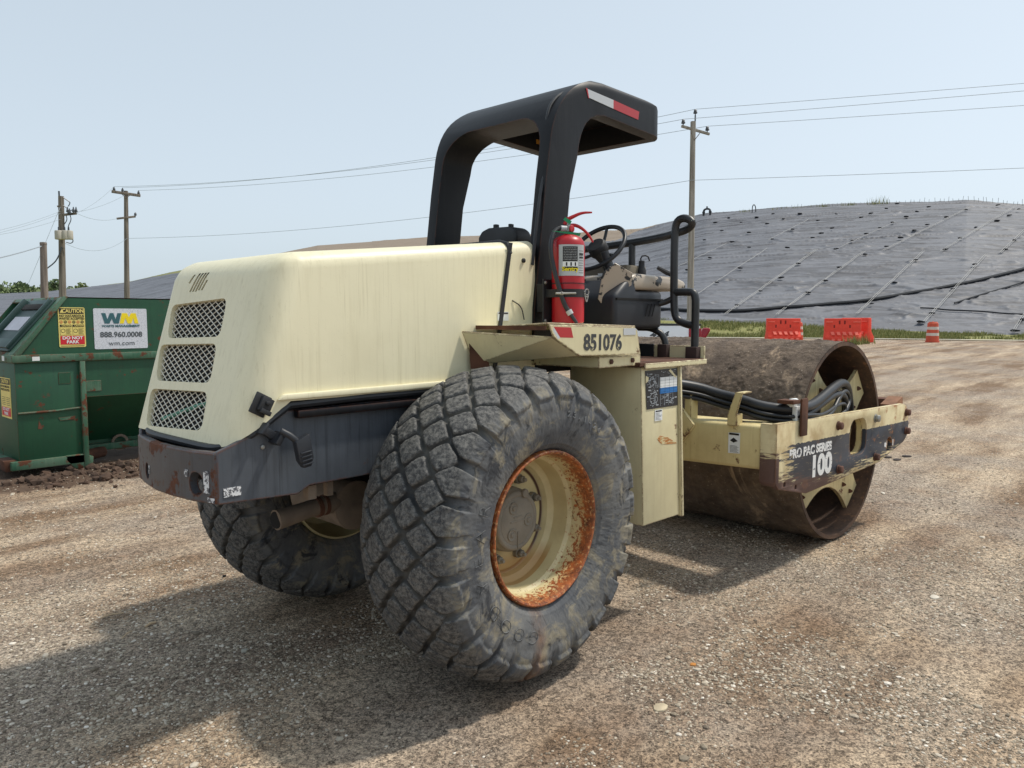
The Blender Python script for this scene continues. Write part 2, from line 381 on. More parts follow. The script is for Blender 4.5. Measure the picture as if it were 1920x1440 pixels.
# --- rear frame: bumper, side plates
F = MB()
plan = [(-1.262,-.445),(-1.29,-.30),(-1.295,-.12),(-1.285,.06),(-1.25,.25),(-1.205,.435)]
inner = [(x+.035, y*.96) for x, y in plan]
def ztop(y): return 1.160-.022*(y+.445)/.88
def zbot(y): return .962-.032*(y+.445)/.88
vs = []; fs = []
for i, ((x, y), (a, b)) in enumerate(zip(plan, inner)):
    vs += [(x, y, zbot(y)), (x, y, ztop(y)), (a, b, ztop(y)), (a, b, zbot(y))]
    if i:
        o = (i-1)*4
        for k in range(4): fs.append((o+k, o+(k+1) % 4, o+4+(k+1) % 4, o+4+k))
fs += [(0,3,2,1), (20,21,22,23)]
F.add(vs, fs)
bumper = F.build('rear_bumper', mBump, roller, bev=.006, seg=1)
def hole(y, z, r):
    x = float(np.interp(y, [p[1] for p in plan], [p[0] for p in plan]))
    return MB().lathe([(-.1, r), (.1, r)], axisX(x, y, z), 24).build('c', None, None)
cut(bumper, [hole(.205, 1.005, .036), hole(-.325, 1.03, .046)])
F = MB()
for sgn in (-1, 1):
    y0 = -.445 if sgn < 0 else .435; y1 = y0+.025*(1 if sgn < 0 else -1); xs = -1.258 if sgn < 0 else -1.20
    F.prism([(xs,.96),(-.92,.945),(-.86,.972),(1.5,.985),(1.5,1.30),(-.955,1.296),(-1.13,1.206),(xs,1.160)], 'y', y0, y1)
F.build('rear_frame', mGrey, roller, bev=.004, seg=1)
MB().box((-.93, .6), (-.485, -.447), (1.262, 1.296)).build('frame_rail', mBlack, roller, bev=.008)
MB().box((-1.16, 1.4), (-.41, .41), (.995, 1.15)).build('engine_bay', mDark, roller)
MB().slab([(-1.235,-.42,1.130),(-1.20,.41,1.112),(-1.1,.41,1.112),(-1.1,-.42,1.130)], .01).build('top_plate', mGrey, roller)
m = MB()
for x, y, z, wd, hh in [(0,-.372,1.045,.03,.075),(0,-.272,1.03,.035,.10),(0,.165,1.03,.018,.05)]: pass
# reflective tape remnants beside the holes
mTape = Mt('worn_reflector', .5); mTape.col(mTape.mix(mTape.ramp(mTape.noise(45, 4, rough=.7), (.5, 0), (.54, 1)), S(222, 224, 226), S(90, 92, 98))); mTape = mTape.m
def onb(y):
    x = float(np.interp(y, [p[1] for p in plan], [p[0] for p in plan])); return x-.003
for y0, y1, z0, z1 in [(-.272,-.245,1.05,1.078),(-.405,-.375,1.0,1.085),(.15,.163,1.0,1.035),(-.435,-.395,.966,.985)]:
    MB().slab([(onb(y0), y0, z0), (onb(y1), y1, z0), (onb(y1), y1, z1), (onb(y0), y0, z1)], .002).build('reflector', mTape, roller)
MB().box((-1.235,-1.165), (-.4485,-.446), (.985, 1.02)).build('reflector', mTape, roller)
MB().lathe([(0,.009),(.006,.009),(.009,.005),(.009,0)], axisY(-1.07,-.446,1.16), 14).build('bolt', mSteel, roller)

# --- hood
prof = [(-1.20,1.165),(-.985,1.925),(.525,2.083),(.525,1.33),(-.955,1.335)]
bm = bmesh.new(); nP = len(prof)
A = [bm.verts.new((x, -.472, z)) for x, z in prof]; B = [bm.verts.new((x, .472, z)) for x, z in prof]
bm.faces.new(A); bm.faces.new(B[::-1])
for i in range(nP): bm.faces.new([A[i], A[(i+1) % nP], B[(i+1) % nP], B[i]])
bmesh.ops.recalc_face_normals(bm, faces=bm.faces); bw = bm.edges.layers.float.new('bevel_weight_edge'); bm.edges.ensure_lookup_table()
def eb(a, b): return [e for e in bm.edges if set(e.verts) == {a, b}][0]
sel = [eb(A[0], A[1]), eb(B[0], B[1]), eb(A[1], B[1]), eb(A[1], A[2]), eb(B[1], B[2])]
for e, wv in zip(sel, (.62, .22, .45, .36, .36)): e[bw] = wv
me = bpy.data.meshes.new('hood'); bm.to_mesh(me); bm.free()
hood = finish(me, 'hood', mCream, roller, 30)
md = hood.modifiers.new('b', 'BEVEL'); md.width = .20; md.segments = 8; md.limit_method = 'WEIGHT'; md.use_clamp_overlap = True
me = baked(hood); hood.modifiers.clear(); hood.data = me
dirn = Vector((.215, 0, .76)).normalized(); nrm = Vector((-.76, 0, .215)).normalized()
P0 = Vector((-1.20, 0, 1.165))
def rf(y, z, d=0): # point on rear face at height z, offset outward d
    p = P0+dirn*((z-1.165)/dirn.z)+Vector((0, y, 0))+nrm*d; return p
def rquad(c, n=7):
    """c: 4 corners (y,z) far-top, near-top, near-bot, far-bot, rounded"""
    out = []
    c = [Vector(q) for q in c]
    for i in range(4):
        p, a, b = c[i], c[i-1], c[(i+1) % 4]; r = .045
        s = p+(a-p).normalized()*r; e = p+(b-p).normalized()*r
        for k in range(n+1):
            t = k/n; out.append((s*(1-t)**2+p*2*t*(1-t)+e*t*t))
    return out
GR = [[(.400,1.728),(-.125,1.752),(-.140,1.590),(.365,1.575)], [(.420,1.545),(-.130,1.562),(-.150,1.400),(.375,1.383)], [(.405,1.345),(-.150,1.365),(-.175,1.210),(.365,1.182)]]
cuts = []
for g in GR:
    q = rquad(g); m = MB(); n = len(q)
    m.add([tuple(rf(p[0], p[1], .1)) for p in q]+[tuple(rf(p[0], p[1], -.10)) for p in q], [tuple(range(n)), tuple(range(2*n-1, n-1, -1))]+[(i, (i+1) % n, (i+1) % n+n, i+n) for i in range(n)])
    cuts.append(m.build('c', None))
for k in range(6):
    y = .262-.028*k; a0 = 1.785 if k not in (4,) else 1.79; a1 = 1.87
    if k == 0: a0, a1 = 1.825, 1.865
    if k == 5: a0, a1 = 1.79, 1.835
    m = MB(); p = rf(y+.012, a0, -.05); q = rf(y-.038*(a1-a0)/.085, a1, -.05); wy = Vector((0, .0088, 0))
    m.add([tuple(v+o*1+nrm*h) for h in (0, .12) for v, o in ((p, wy), (p, -wy), (q, -wy), (q, wy))], [(0,1,2,3),(7,6,5,4),(0,1,5,4),(1,2,6,5),(2,3,7,6),(3,0,4,7)])
    cuts.append(m.build('c', None))
cut(hood, cuts)
m = MB(); m.add([tuple(rf(a, b, d)) for d in (-.012, -.006) for a, b in ((.285,1.872),(.085,1.872),(.085,1.778),(.285,1.778))], [(0,1,2,3),(7,6,5,4),(0,1,5,4),(1,2,6,5),(2,3,7,6),(3,0,4,7)]); m.build('vent_dark_sheet', mDark, hood)  # dark sheet added so the slits look shaded inside
for i, g in enumerate(GR):
    # dark sheet added behind each opening as the shade inside the hood
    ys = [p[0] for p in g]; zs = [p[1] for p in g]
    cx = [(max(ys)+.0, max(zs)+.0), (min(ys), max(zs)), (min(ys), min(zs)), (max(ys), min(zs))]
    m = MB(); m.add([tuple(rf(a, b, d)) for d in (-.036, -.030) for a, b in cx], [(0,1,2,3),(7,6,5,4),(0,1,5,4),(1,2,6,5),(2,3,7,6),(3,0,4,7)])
    m.build('grille_dark_sheet', mDark, hood)
    # the sheet's dark colour makes the recess read as shaded
    # expanded metal
    q = rquad(g, 5); m = MB(); poly = [(p[0], p[1]) for p in q]
    def clip(a, b):
        ts = []
        for k in range(len(poly)):
            p, r_ = poly[k], poly[(k+1) % len(poly)]
            d = (b[0]-a[0], b[1]-a[1]); e = (r_[0]-p[0], r_[1]-p[1]); den = d[0]*e[1]-d[1]*e[0]
            if abs(den) < 1e-12: continue
            t = ((p[0]-a[0])*e[1]-(p[1]-a[1])*e[0])/den; u = ((p[0]-a[0])*d[1]-(p[1]-a[1])*d[0])/den
            if 0 <= u <= 1: ts.append(t)
        return (min(ts), max(ts)) if len(ts) >= 2 else None
    cy, cz = sum(ys)/4, sum(zs)/4; pw, ph = .058, .0270
    for s in (1, -1):
        for k in range(-30, 31):
            a = (cy+k*pw-s*10*pw, cz-10*ph); b = (cy+k*pw+s*10*pw, cz+10*ph)
            r_ = clip(a, b)
            if not r_: continue
            t0, t1 = r_; p = (a[0]+(b[0]-a[0])*t0, a[1]+(b[1]-a[1])*t0); qq = (a[0]+(b[0]-a[0])*t1, a[1]+(b[1]-a[1])*t1)
            m.tube([rf(p[0], p[1], -.018), rf(qq[0], qq[1], -.018)], .0024, 4, cap=False)
    m.build('grille', CG if 'CG' in globals() else plain('grille_metal', S(214, 211, 198), .5, var=.12, bump=.05), hood)
    # cream rim of the recess
m = MB(); m.tube([rf(.26, 1.225, -.026), rf(.12, 1.262, -.026), rf(-.02, 1.30, -.026), rf(-.12, 1.322, -.026)], .010, 8); m.build('green_strap', plain('green_strap', S(70, 128, 108), .6), hood)
# lower cream ledge, black seal, seam strip, front details
MB().prism([(-1.02,1.343),(-.995,1.366),(.52,1.372),(.52,1.343)], 'y', -.494, -.47).build('hood_ledge', mCream, hood, bev=.006)
def sealpath(y): return [(.52,y,1.322),(-.945,y,1.326),(-1.00,y,1.292),(-1.07,y*.985,1.244),(-1.12,y*.94,1.206),(-1.165,y*.85,1.176),(-1.195,y*.72,1.158)]
pl = sealpath(-.463)+[(-1.206,-.25,1.153),(-1.208,0,1.153),(-1.206,.25,1.153)]+sealpath(.463)[::-1]
MB().tube(pl, .016, 8, smooth=1).build('hood_seal', mHose, roller)
MB().slab([(.342,-.4745,2.055),(.318,-.4745,2.055),(.196,-.4745,1.40),(.222,-.4745,1.40)], .006).build('seam_strip', mHose, roller)
MB().tube([(.33,.42,2.064),(.33,-.40,2.064),(.332,-.452,2.052),(.33,-.474,2.0)], .012, 8).build('seam_strip', mHose, roller)
MB().lathe([(0,.012),(.008,.012),(.012,.006),(.012,0)], axisY(.43,-.473,1.97), 14).build('bolt', mBlackM, roller)
MB().tube([(.345,-.474,1.76),(.40,-.49,1.73),(.42,-.49,1.66)], .003, 6, smooth=2).build('wire', mHose, roller)
o = MB().box((.235,.315), (-.476,-.473), (1.655,1.70)).build('warning_decal', mWhite, roller)
MB().box((.25,.27), (-.4775,-.4762), (1.665,1.685)).build('pictogram', mInk, o)
MB().box((.24,.31), (-.4775,-.4762), (1.69,1.697)).build('print', mInk, o)
# rubber latch: hood bracket + frame bracket + hanging handle
m = MB(); Mx = Matrix.Translation((-1.088,-.462,1.335)) @ Matrix.Rotation(R(28), 4, 'Y') @ Matrix.Diagonal((.85,.85,.72,1))
m.box((-.035,.045), (-.012,0), (-.062,.055), Mx); m.box((-.01,.05), (-.035,-.01), (-.035,.045), Mx); m.box((.0,.055), (-.045,-.03), (-.045,-.02), Mx)
m.lathe([(-.05,.012),(.05,.012)], Mx @ axisY(.02,0,.015), 12)
m.build('hood_latch', mBlackM, roller, bev=.004)
m = MB(); Mx = Matrix.Translation((-1.06,-.448,1.222)) @ Matrix.Rotation(R(35), 4, 'Y') @ Matrix.Diagonal((.8,.8,.8,1))
m.box((-.045,.05), (-.03,0), (-.02,.02), Mx); m.box((-.045,-.03), (-.07,0), (-.03,.03), Mx); m.box((.045,.075), (-.075,0), (-.035,.03), Mx)
m.tube([(-1.02,-.50,1.225),(-.985,-.525,1.20),(-.955,-.53,1.165)], .014, 8, smooth=1)
Mh = Matrix.Translation((-.945,-.535,1.135)) @ Matrix.Rotation(R(-8), 4, 'Y')
m.prism([(-.032,.05),(.034,.07),(.036,-.03),(.02,-.062),(-.012,-.062),(-.028,-.03)], 'y', -.018, .014, Mh)
for k in range(4): m.box((-.022,.028), (-.026,-.017), (-.05+k*.016,-.044+k*.016), Mh)
m.build('latch_handle', mBlackP, roller, bev=.004)
# seat back
o = MB().prism([(-.19,2.05),(-.215,2.13),(-.20,2.17),(-.16,2.195),(.02,2.20),(.075,2.185),(.105,2.15),(.105,2.05)], 'x', .66, .80).build('seat_back', mBlackM, roller, bev=.022, seg=3)
MB().box((.70,.73), (-.012,.012), (2.195,2.222)).build('clip', mBlackM, o, bev=.004); MB().box((.70,.73), (-.13,-.11), (2.19,2.215)).build('clip', mBlackM, o, bev=.004)
MB().box((.62,1.15), (-.2,.24), (1.60,1.72)).box((.66,.82), (-.2,.12), (1.70,2.06)).build('seat', mBlackM, roller, bev=.03, seg=3)

# --- wheels
def m_wheel(parent, loc, rot, mirror=False):
    Mw = Matrix.Translation(loc) @ Matrix.Rotation(rot, 4, 'Z')
    rp = [(.19,.352),(.235,.355),(.247,.352),(.250,.346),(.246,.338),(.232,.333),(.205,.330),(.15,.322),(.128,.318),(.112,.304),(.03,.297),(.018,.287),(.01,.272),(-.012,.262),(-.018,.252),(-.020,.20),(-.020,.0)]
    m = MB().lathe(rp, axisY(0, 0, 0), 96, cap=False)
    m.lathe([(-.24,.34),(-.235,.352),(-.19,.35),(-.10,.31),(-.03,.30),(-.03,0)], axisY(0,0,0), 64, cap=False)
    wheel = m.build('wheel', mRim, parent, ang=28, keep=False); wheel.matrix_local = Mw
    h = MB().lathe([(-.02,.155),(.03,.15),(.04,.142),(.055,.140),(.062,.132),(.062,.118),(.058,.114),(.061,.110),(.063,0)], axisY(0,0,0), 56)
    for k in range(3):
        a = R(95+120*k+20); c = (.072*math.cos(a), .072*math.sin(a))
        h.lathe([(.060,.030),(.067,.029),(.067,.024),(.064,.022),(.064,.012),(.070,.010),(.070,0)], axisY(c[0],0,c[1]), 20)
    h.lathe([(.058,.022),(.072,.020),(.072,0)], axisY(.045,0,.125), 16); h.box((-.004,.004), (-.066,-.06), (-.13,-.05)); h.box((-.05,.05), (-.065,-.06), (-.004,.004)); h.box((-.03,.03), (-.066,-.06), (.018,.024))
    h.build('hub', mCast, wheel, bev=.0015, seg=1)
    for k in range(8):
        a = R(22+45*k); c = (.195*math.cos(a), .195*math.sin(a))
        MB().lathe([(-.02,.024),(.004,.024),(.004,.018)], axisY(c[0],0,c[1]), 20).lathe([(.003,.0185),(.026,.0185),(.029,.014)], axisY(c[0],0,c[1]), 6).lathe([(.02,.009),(.045,.009),(.046,0)], axisY(c[0],0,c[1]), 10).build('wheel_nut', mCast, wheel, bev=.001, seg=1)
    return wheel
def tyre_mesh(seed=0):
    ctl = np.array([(.215,.350),(.238,.364),(.262,.395),(.281,.445),(.290,.500),(.288,.553),(.275,.598),(.249,.636),(.205,.666),(.15,.685),(.08,.696),(0,.700)])
    ctl = np.vstack([ctl, (ctl*np.array([-1,1]))[-2::-1]])
    d = np.r_[0, np.cumsum(np.hypot(*np.diff(ctl, axis=0).T))]
    # smooth by dense Catmull-like sampling
    s = np.linspace(0, d[-1], 190); ya = np.interp(s, d, ctl[:,0]); ra = np.interp(s, d, ctl[:,1])
    k = np.hanning(9); k /= k.sum()
    ya = np.convolve(np.pad(ya, 4, 'edge'), k, 'valid'); ra = np.convolve(np.pad(ra, 4, 'edge'), k, 'valid')
    W = s-d[-1]/2
    NT = 1120; th = np.linspace(0, 2*np.pi, NT, endpoint=False)
    ty = np.gradient(ya); tr = np.gradient(ra); L = np.hypot(ty, tr); ny = tr/L; nr = -ty/L
    sgn = np.sign(nr[95]); ny *= sgn; nr *= sgn
    TH, WW = np.meshgrid(th, W, indexing='ij'); n = 26; pitch = 2*np.pi*.705/n
    arc = TH*.705
    wob = (fbm(TH*16, WW*22+seed, 3, 3)-.5)*.012; wob2 = (fbm(TH*16+50, WW*22, 3, 5)-.5)*.012
    H = np.zeros_like(TH)
    def sm(x): x = np.clip(x, 0, 1); return x*x*(3-2*x)
    for kx in range(-3, 4):
        w0 = kx*.087; off = .5 if kx % 2 else 0
        da = np.abs((np.mod(arc/pitch+off, 1)-.5)*pitch+wob); dw = WW-w0+wob2
        if abs(kx) == 3:
            e = WW*np.sign(kx)+wob2
            g = np.maximum.reduce([da/.083+np.maximum(0, .248-e)/.080, da/(.068-.12*np.clip(e-.26, 0, .15)), (e-.215)/.108])
            H = np.maximum(H, sm((1.0-g)/.10))
        else:
            g = (da/(.078-.010*vnoise(np.floor(arc/pitch+off)*3.7, WW*0+kx*5.3, 4)))**1.18+(np.abs(dw)/.074)**1.18
            H = np.maximum(H, sm((1.0-g)/.20))
    # buttress of each shoulder lug running down the sidewall
    e = np.abs(WW); da = np.abs((np.mod(arc/pitch+.5, 1)-.5)*pitch+wob)
    H2 = sm((e-.27)/.02)*sm((.385-e)/.06)*sm((.060-da)/.008)*.42
    amp = .0245
    rough = (fbm(TH*70, WW*90, 4, 9)-.5)*.0045*sm((H-.5)*3)+(fbm(TH*9, WW*8, 4, 21)-.5)*.006+(fbm(TH*45, WW*60, 3, 15)-.5)*.003
    disp = np.maximum(H, H2)*amp+rough
    for rr_, hgt in ((.470,.0), (.388,.004), (.395,0)): disp += hgt*np.exp(-((ra[None,:]-rr_)/.003)**2)
    Y = -(ya[None,:]+ny[None,:]*disp); Rd = ra[None,:]+nr[None,:]*disp
    V = np.stack([Rd*np.cos(TH), Y, Rd*np.sin(TH)], -1).reshape(-1, 3)
    i, j = np.meshgrid(np.arange(NT), np.arange(len(s)-1), indexing='ij'); a = i*len(s)+j; b = ((i+1) % NT)*len(s)+j
    Fc = np.stack([a, b, b+1, a+1], -1).reshape(-1, 4)
    tread = sm((.30-np.abs(WW))/.05)
    return V, Fc, H.ravel(), tread.ravel()
TV, TF, TL, TT = tyre_mesh()
WZ = .724
def tyre(wheel, flip):
    V = TV.copy(); zmin = -WZ+.004
    # flatten at the contact patch with a little bulge
    low = V[:,2] < zmin+.05; k = np.clip((zmin+.05-V[:,2])/.06, 0, 1)
    V[:,1] *= 1+.05*k; V[:,2] = np.maximum(V[:,2], zmin)
    o = npmesh('tyre', V, TF, mTyre, wheel)
    for nme, dat in (('lug', TL), ('tread', TT)):
        at = o.data.attributes.new(nme, 'FLOAT', 'POINT'); at.data.foreach_set('value', dat.astype(np.float32))
    return o
wn = m_wheel(roller, (0, -.77, WZ), 0); tn = tyre(wn, False)
wf = m_wheel(roller, (0, .79, WZ), R(180)); tf = tyre(wf, True)
# raised sidewall lettering
def sidewall(word, r0, a0, da, size, wheel, yoff=-.2905, ext=.0022, off=-.0):
    ms = []
    for i, ch in enumerate(word):
        if ch == ' ': continue
        me = textmesh(ch, size, off=off, sx=1.15, outline=.0017)
        a = R(a0-da*i); M = frame((r0*math.cos(a), yoff, r0*math.sin(a)), (math.sin(a),0,-math.cos(a)), (math.cos(a),0,math.sin(a)), (0,-1,0))
        me.transform(M); ms.append(me)
    return join(ms, 'lettering', mTyreL, wheel)
sidewall('GOOD', .47, 252, 12.5, .085, wn, off=-.004); sidewall('YEAR', .475, 197, 12.5, .085, wn, yoff=-.2905, off=-.004); sidewall('23.1-26', .52, 80, 4.5, .038, wn, yoff=-.2920)
# axle, muffler, undercarriage
MB().lathe([(-.62,.09),(-.3,.11),(-.2,.2),(.2,.2),(.3,.11),(.62,.09)], axisY(0, .01, WZ), 28).build('axle', mDark, roller)
mu = MB().lathe([(-.40,.0),(-.40,.11),(-.02,.118),(0,.121),(.012,.119),(.016,.108),(.022,.09),(.024,0)], axisY(-.43,-.15,.765), 40).build('muffler', mMuff, roller)
MB().tube([(-.84,-.13,.765),(-.79,-.13,.768),(-.66,-.13,.785),(-.50,-.12,.79)], [.047,.044,.040,.052], 18).build('exhaust_pipe', mMuff, mu)
MB().tube([(-.843,-.1305,.765),(-.838,-.13,.765)], .039, 18).build('pipe_mouth', mDark, mu)
MB().tube([(-.635,-.13,.786),(-.615,-.13,.788)], .049, 18).tube([(-.595,-.13,.789),(-.58,-.13,.789)], .049, 18).build('clamp', mRust, mu)
for bx_, by_, bz_ in (((-.84,-.80),(-.40,-.36),(.90,.96)), ((-.72,-.69),(-.36,-.33),(.89,.98))): MB().box(bx_, by_, bz_).build('bracket', mMuff, roller)
MB().lathe([(0,.26),(.05,.26),(.05,.235),(0,.235)], axisY(0,.5,WZ), 48, closed=True).build('brake_ring', mRim, roller)
MB().box((.02,1.3), (-.30,.34), (.62,.96)).build('transmission', mDark, roller)

# --- fender and number plate
m = MB().slab([(.085,-.475,1.615),(.085,-.932,1.64),(.80,-.932,1.622),(.80,-.475,1.60)], .008)
m.build('fender', mCreamS, roller, bev=.002, seg=1)
MB().box((.078,.0845), (-.93,-.475), (1.612,1.632)).build('fender_lip', mRust, roller)
pd = MB().prism([(.085,1.638),(.775,1.624),(.80,1.605),(.835,1.478),(.315,1.486),(.118,1.580)], 'y', -.945, -.935).build('number_panel', mCreamS, roller, bev=.003, seg=1)
MB().slab([(.122,-.934,1.578),(.318,-.934,1.486),(.06,-.48,1.44),(-.02,-.48,1.60)], .006).build('fender_apron', mCreamS, roller)
text('851076', .106, mInkW, pd, side(.500,-.9462,1.545) @ Matrix.Rotation(R(-1.2), 4, 'Z'), off=.0035, sx=1.0)
MB().slab([(.118,-.9455,1.628),(.245,-.9455,1.624),(.262,-.9455,1.575),(.165,-.9455,1.578)], .0015).build('reflector', mRefR, pd)
MB().slab([(.118,-.9452,1.626),(.165,-.9452,1.577),(.15,-.9452,1.57),(.112,-.9452,1.61)], .001).build('reflector', mRefW, pd)
MB().box((.672,.782), (-.9475,-.9455), (1.582,1.616)).build('reflector', mRefW, pd)

MB().slab([(.01,-.497,1.60),(.10,-.50,1.60),(.09,-.56,1.43),(.02,-.50,1.42)], .003).build('rust_patch', mRust, roller)
# --- side tank with decals
m = MB()
tk = [(.862,1.408),(1.232,1.405),(1.285,.528),(.905,.534)]
m.prism(tk, 'y', -.93, -.44).build('side_tank', mCreamS, roller, bev=.010, seg=2)
MB().prism([(1.236,1.404),(1.256,1.404),(1.312,.52),(1.288,.52)], 'y', -.945, -.915).build('tank_flange', mCreamS, roller, bev=.004)
MB().box((.50,.872), (-.92,-.44), (1.418,1.475)).build('deck_bracket', mCreamS, roller, bev=.003, seg=1)
for x in (.6,.79): MB().lathe([(0,.014),(.008,.014),(.012,.008)], axisY(x,-.921,1.448), 6).build('bolt', mBolt, roller)
d = MB().slab([(.897,-.9325,1.386),(.918,-.9325,1.176),(1.238,-.9325,1.174),(1.226,-.9325,1.388)], .001).build('instruction_decal', plain('decal_ink', S(34, 36, 42), .4, var=.2, bump=0), roller)
MB().box((1.045,1.222), (-.9350,-.9336), (1.285,1.343)).build('white_table', mWhite, d); MB().box((1.045,1.226), (-.9350,-.9336), (1.253,1.2845)).build('blue_band', mBlue, d)
g = MB()
for k in range(4): g.box((1.05+k*.045,1.051+k*.045), (-.9355,-.9350), (1.255,1.34))
for k in range(5): g.box((1.046,1.224), (-.9355,-.9350), (1.262+k*.016,1.2626+k*.016))
g.build('table_lines', mInk, d)
g = MB(); rng = random.Random(5)
for a, b, c, e, n in ((.91,1.035,1.185,1.37,60), (1.05,1.22,1.19,1.248,34), (1.05,1.21,1.348,1.378,14)):
    for _ in range(n):
        x = rng.uniform(a, b-.02); z = rng.uniform(c, e); ww = rng.choice((.006,.012,.025)); x = max(x, .905+(1.386-z)*.1)
        g.box((x, x+ww), (-.9348,-.9336), (z, z+rng.choice((.0015,.003,.006))))
for cx, cz, rr in ((.965,1.325,.026), (.975,1.232,.030), (1.005,1.225,.018)):
    g.lathe([(0,rr),(.0014,rr),(.0014,rr-.003),(0,rr-.003)], axisY(cx,-.9334,cz), 20, closed=True)
for k in range(4): g.box((1.05+k*.043,1.052+k*.043), (-.9348,-.9336), (1.185,1.25))
g.box((1.0,1.002), (-.9348,-.9336), (1.29,1.36)); g.box((1.03,1.032), (-.9348,-.9336), (1.29,1.36)); g.box((1.0,1.03), (-.9348,-.9336), (1.358,1.36))
g.build('diagram_lines', plain('decal_line', S(160, 166, 172), .5, var=.1, bump=0), d)
MB().slab([(1.13,-.9356,1.378),(1.15,-.9356,1.385),(1.222,-.9356,1.335),(1.20,-.9356,1.335)], .0005).build('torn_patch', mCreamS, d)
MB().slab([(.90,-.9356,1.36),(.93,-.9356,1.35),(.925,-.9356,1.33),(.90,-.9356,1.32)], .0005).build('torn_patch', mCreamS, d)
d = MB().box((1.0,1.075), (-.9335,-.9315), (1.105,1.165)).build('warning_decal', mWhite, roller)
g = MB()
for k in range(6): g.box((1.006,1.006+random.choice((.04,.055,.062))), (-.9342,-.9334), (1.112+k*.007,1.1135+k*.007))
g.box((1.006,1.068), (-.9342,-.9334), (1.155,1.162)); g.build('print', mInk, d)
# white touched-up patch and rust scar on tank
def m_scar():
    m = Mt('rust_scar', .7); n = m.noise(1, 6, m.co((14,14,60),(0,R(10),0)), .7); m.col(m.mix(m.ramp(n, (.45,0),(.5,1)), S(205,194,150), S(176,116,60))); return m.m
MB().prism([(1.03,1.005),(1.06,1.018),(1.14,1.0),(1.24,.955),(1.17,.958),(1.08,.968),(1.05,.985)], 'y', -.9315, -.930).build('rust_scar', m_scar(), roller)

# --- deck
MB().slab([(.82,-.95,1.412),(1.50,-.95,1.410),(1.50,.95,1.410),(.82,.95,1.412)], .022).build('deck', mRust, roller, bev=.003, seg=1)
MB().box((.86,1.52), (-.958,-.948), (1.398,1.428)).build('deck_edge', mCreamS, roller, bev=.003, seg=1)
MB().box((1.50,1.512), (-.95,-.60), (1.412,1.505)).build('kick_plate', mCreamS, roller, bev=.003, seg=1)
MB().box((1.50,1.512), (-.60,.9), (1.412,1.51)).build('kick_plate', mBlackP, roller, bev=.003, seg=1)
MB().box((.52,1.50), (-.45,.93), (1.37,1.408)).build('deck_underside', mDark, roller)
MB().box((.60,1.35), (-.20,.70), (1.41,1.60)).build('seat_base', mBlackP, roller, bev=.02)

# --- canopy (roll-over frame)
yc = -.02; hw = .468
def rrect(y0, y1, z0, z1, r, n=8, bottom=False):
    out = [(y0, z0), (y1, z0)] if not bottom else []
    if bottom:
        for cx, cz, a0 in ((y0+r, z0+r, 180), (y1-r, z0+r, 270)):
            out += [(cx+r*math.cos(R(a0+90*k/n)), cz+r*math.sin(R(a0+90*k/n))) for k in range(n+1)]
    for cx, cz, a0 in ((y1-r, z1-r, 0), (y0+r, z1-r, 90)):
        out += [(cx+r*math.cos(R(a0+90*k/n)), cz+r*math.sin(R(a0+90*k/n))) for k in range(n+1)]
    return out
# side profile (x,z): leg leaning forward, curved into the roof band
def curve3(a, b, c, n=9): return [tuple((1-t)**2*np.array(a)+2*t*(1-t)*np.array(b)+t*t*np.array(c)) for t in np.linspace(0, 1, n)]
outer = [(.498,1.44),(.505,1.72),(.598,2.42)]+curve3((.635,2.64),(.69,2.935),(1.05,3.030),13)+curve3((1.56,3.020),(1.79,3.005),(1.795,2.88),7)+[(1.785,2.83),(1.765,2.812)]
innerp = [(1.73,2.815)]+curve3((1.12,2.838),(.90,2.83),(.868,2.58))+[(.80,2.36),(.715,1.72),(.700,1.44)]
prof_xz = outer+innerp
can = MB().prism(prof_xz, 'y', yc-hw, yc+hw).build('canopy', mBlack, roller, smooth=False)
arch = rrect(yc-hw, yc+hw, 1.0, 3.006, .17, 10)
cutA = MB().prism([(-2,-1),(2,-1),(2,4),(-2,4)], 'x', .2, 2.2); # outside of arch = big box minus arch
big = cutA.build('c', None, smooth=False); am = MB(); secs = [(.1,.17,3.012),(.72,.17,3.012),(.84,.13,3.018),(.98,.075,3.03),(1.12,.05,3.034),(2.3,.05,3.034)]; na = len(arch)
for xs_, r_, zt_ in secs: am.v += [(xs_, y_, z_) for y_, z_ in rrect(yc-hw, yc+hw, 1.0, zt_, r_, 10)]
for k in range(len(secs)-1): am.f += [(k*na+i, k*na+(i+1) % na, (k+1)*na+(i+1) % na, (k+1)*na+i) for i in range(na)]
am.f += [tuple(range(na)), tuple(range((len(secs)-1)*na, len(secs)*na))]
arch_o = am.build('c', None, smooth=False)
cut(big, [arch_o])
opening = MB().prism(rrect(yc-hw+.075, yc+hw-.075, 1.2, 2.785, .19, 10), 'x', .3, 2.3).build('c', None, smooth=False)
coffer = MB().box((1.02,1.69), (yc-hw+.09, yc+hw-.09), (2.7,2.955)).build('c', None, smooth=False)
frontc = MB().box((1.4,2.2), (-2,2), (2.6,3.2)).build('c', None, smooth=False)
frontk = MB().prism([(1.3,yc-hw-.01)]+[(1.79-.15+.15*math.cos(R(a)), yc-hw+.16+.16*math.sin(R(a))) for a in range(-90, 1, 15)]+[(1.79-.15+.15*math.cos(R(a)), yc+hw-.16+.16*math.sin(R(a))) for a in range(0, 91, 15)]+[(1.3,yc+hw+.01)], 'z', 2.5, 3.3).build('c', None, smooth=False)
cut(frontc, [frontk])
cut(can, [big, opening, coffer, frontc])
bmod(can, .026, 4, 40)
MB().tube([(.50,-.475,1.95),(.56,-.47,2.30),(.635,-.455,2.50),(.665,-.43,2.68),(.685,-.42,2.80),(.755,-.42,2.885),(.84,-.42,2.93)], .009, 8, smooth=2).build('cable', mHose, can)
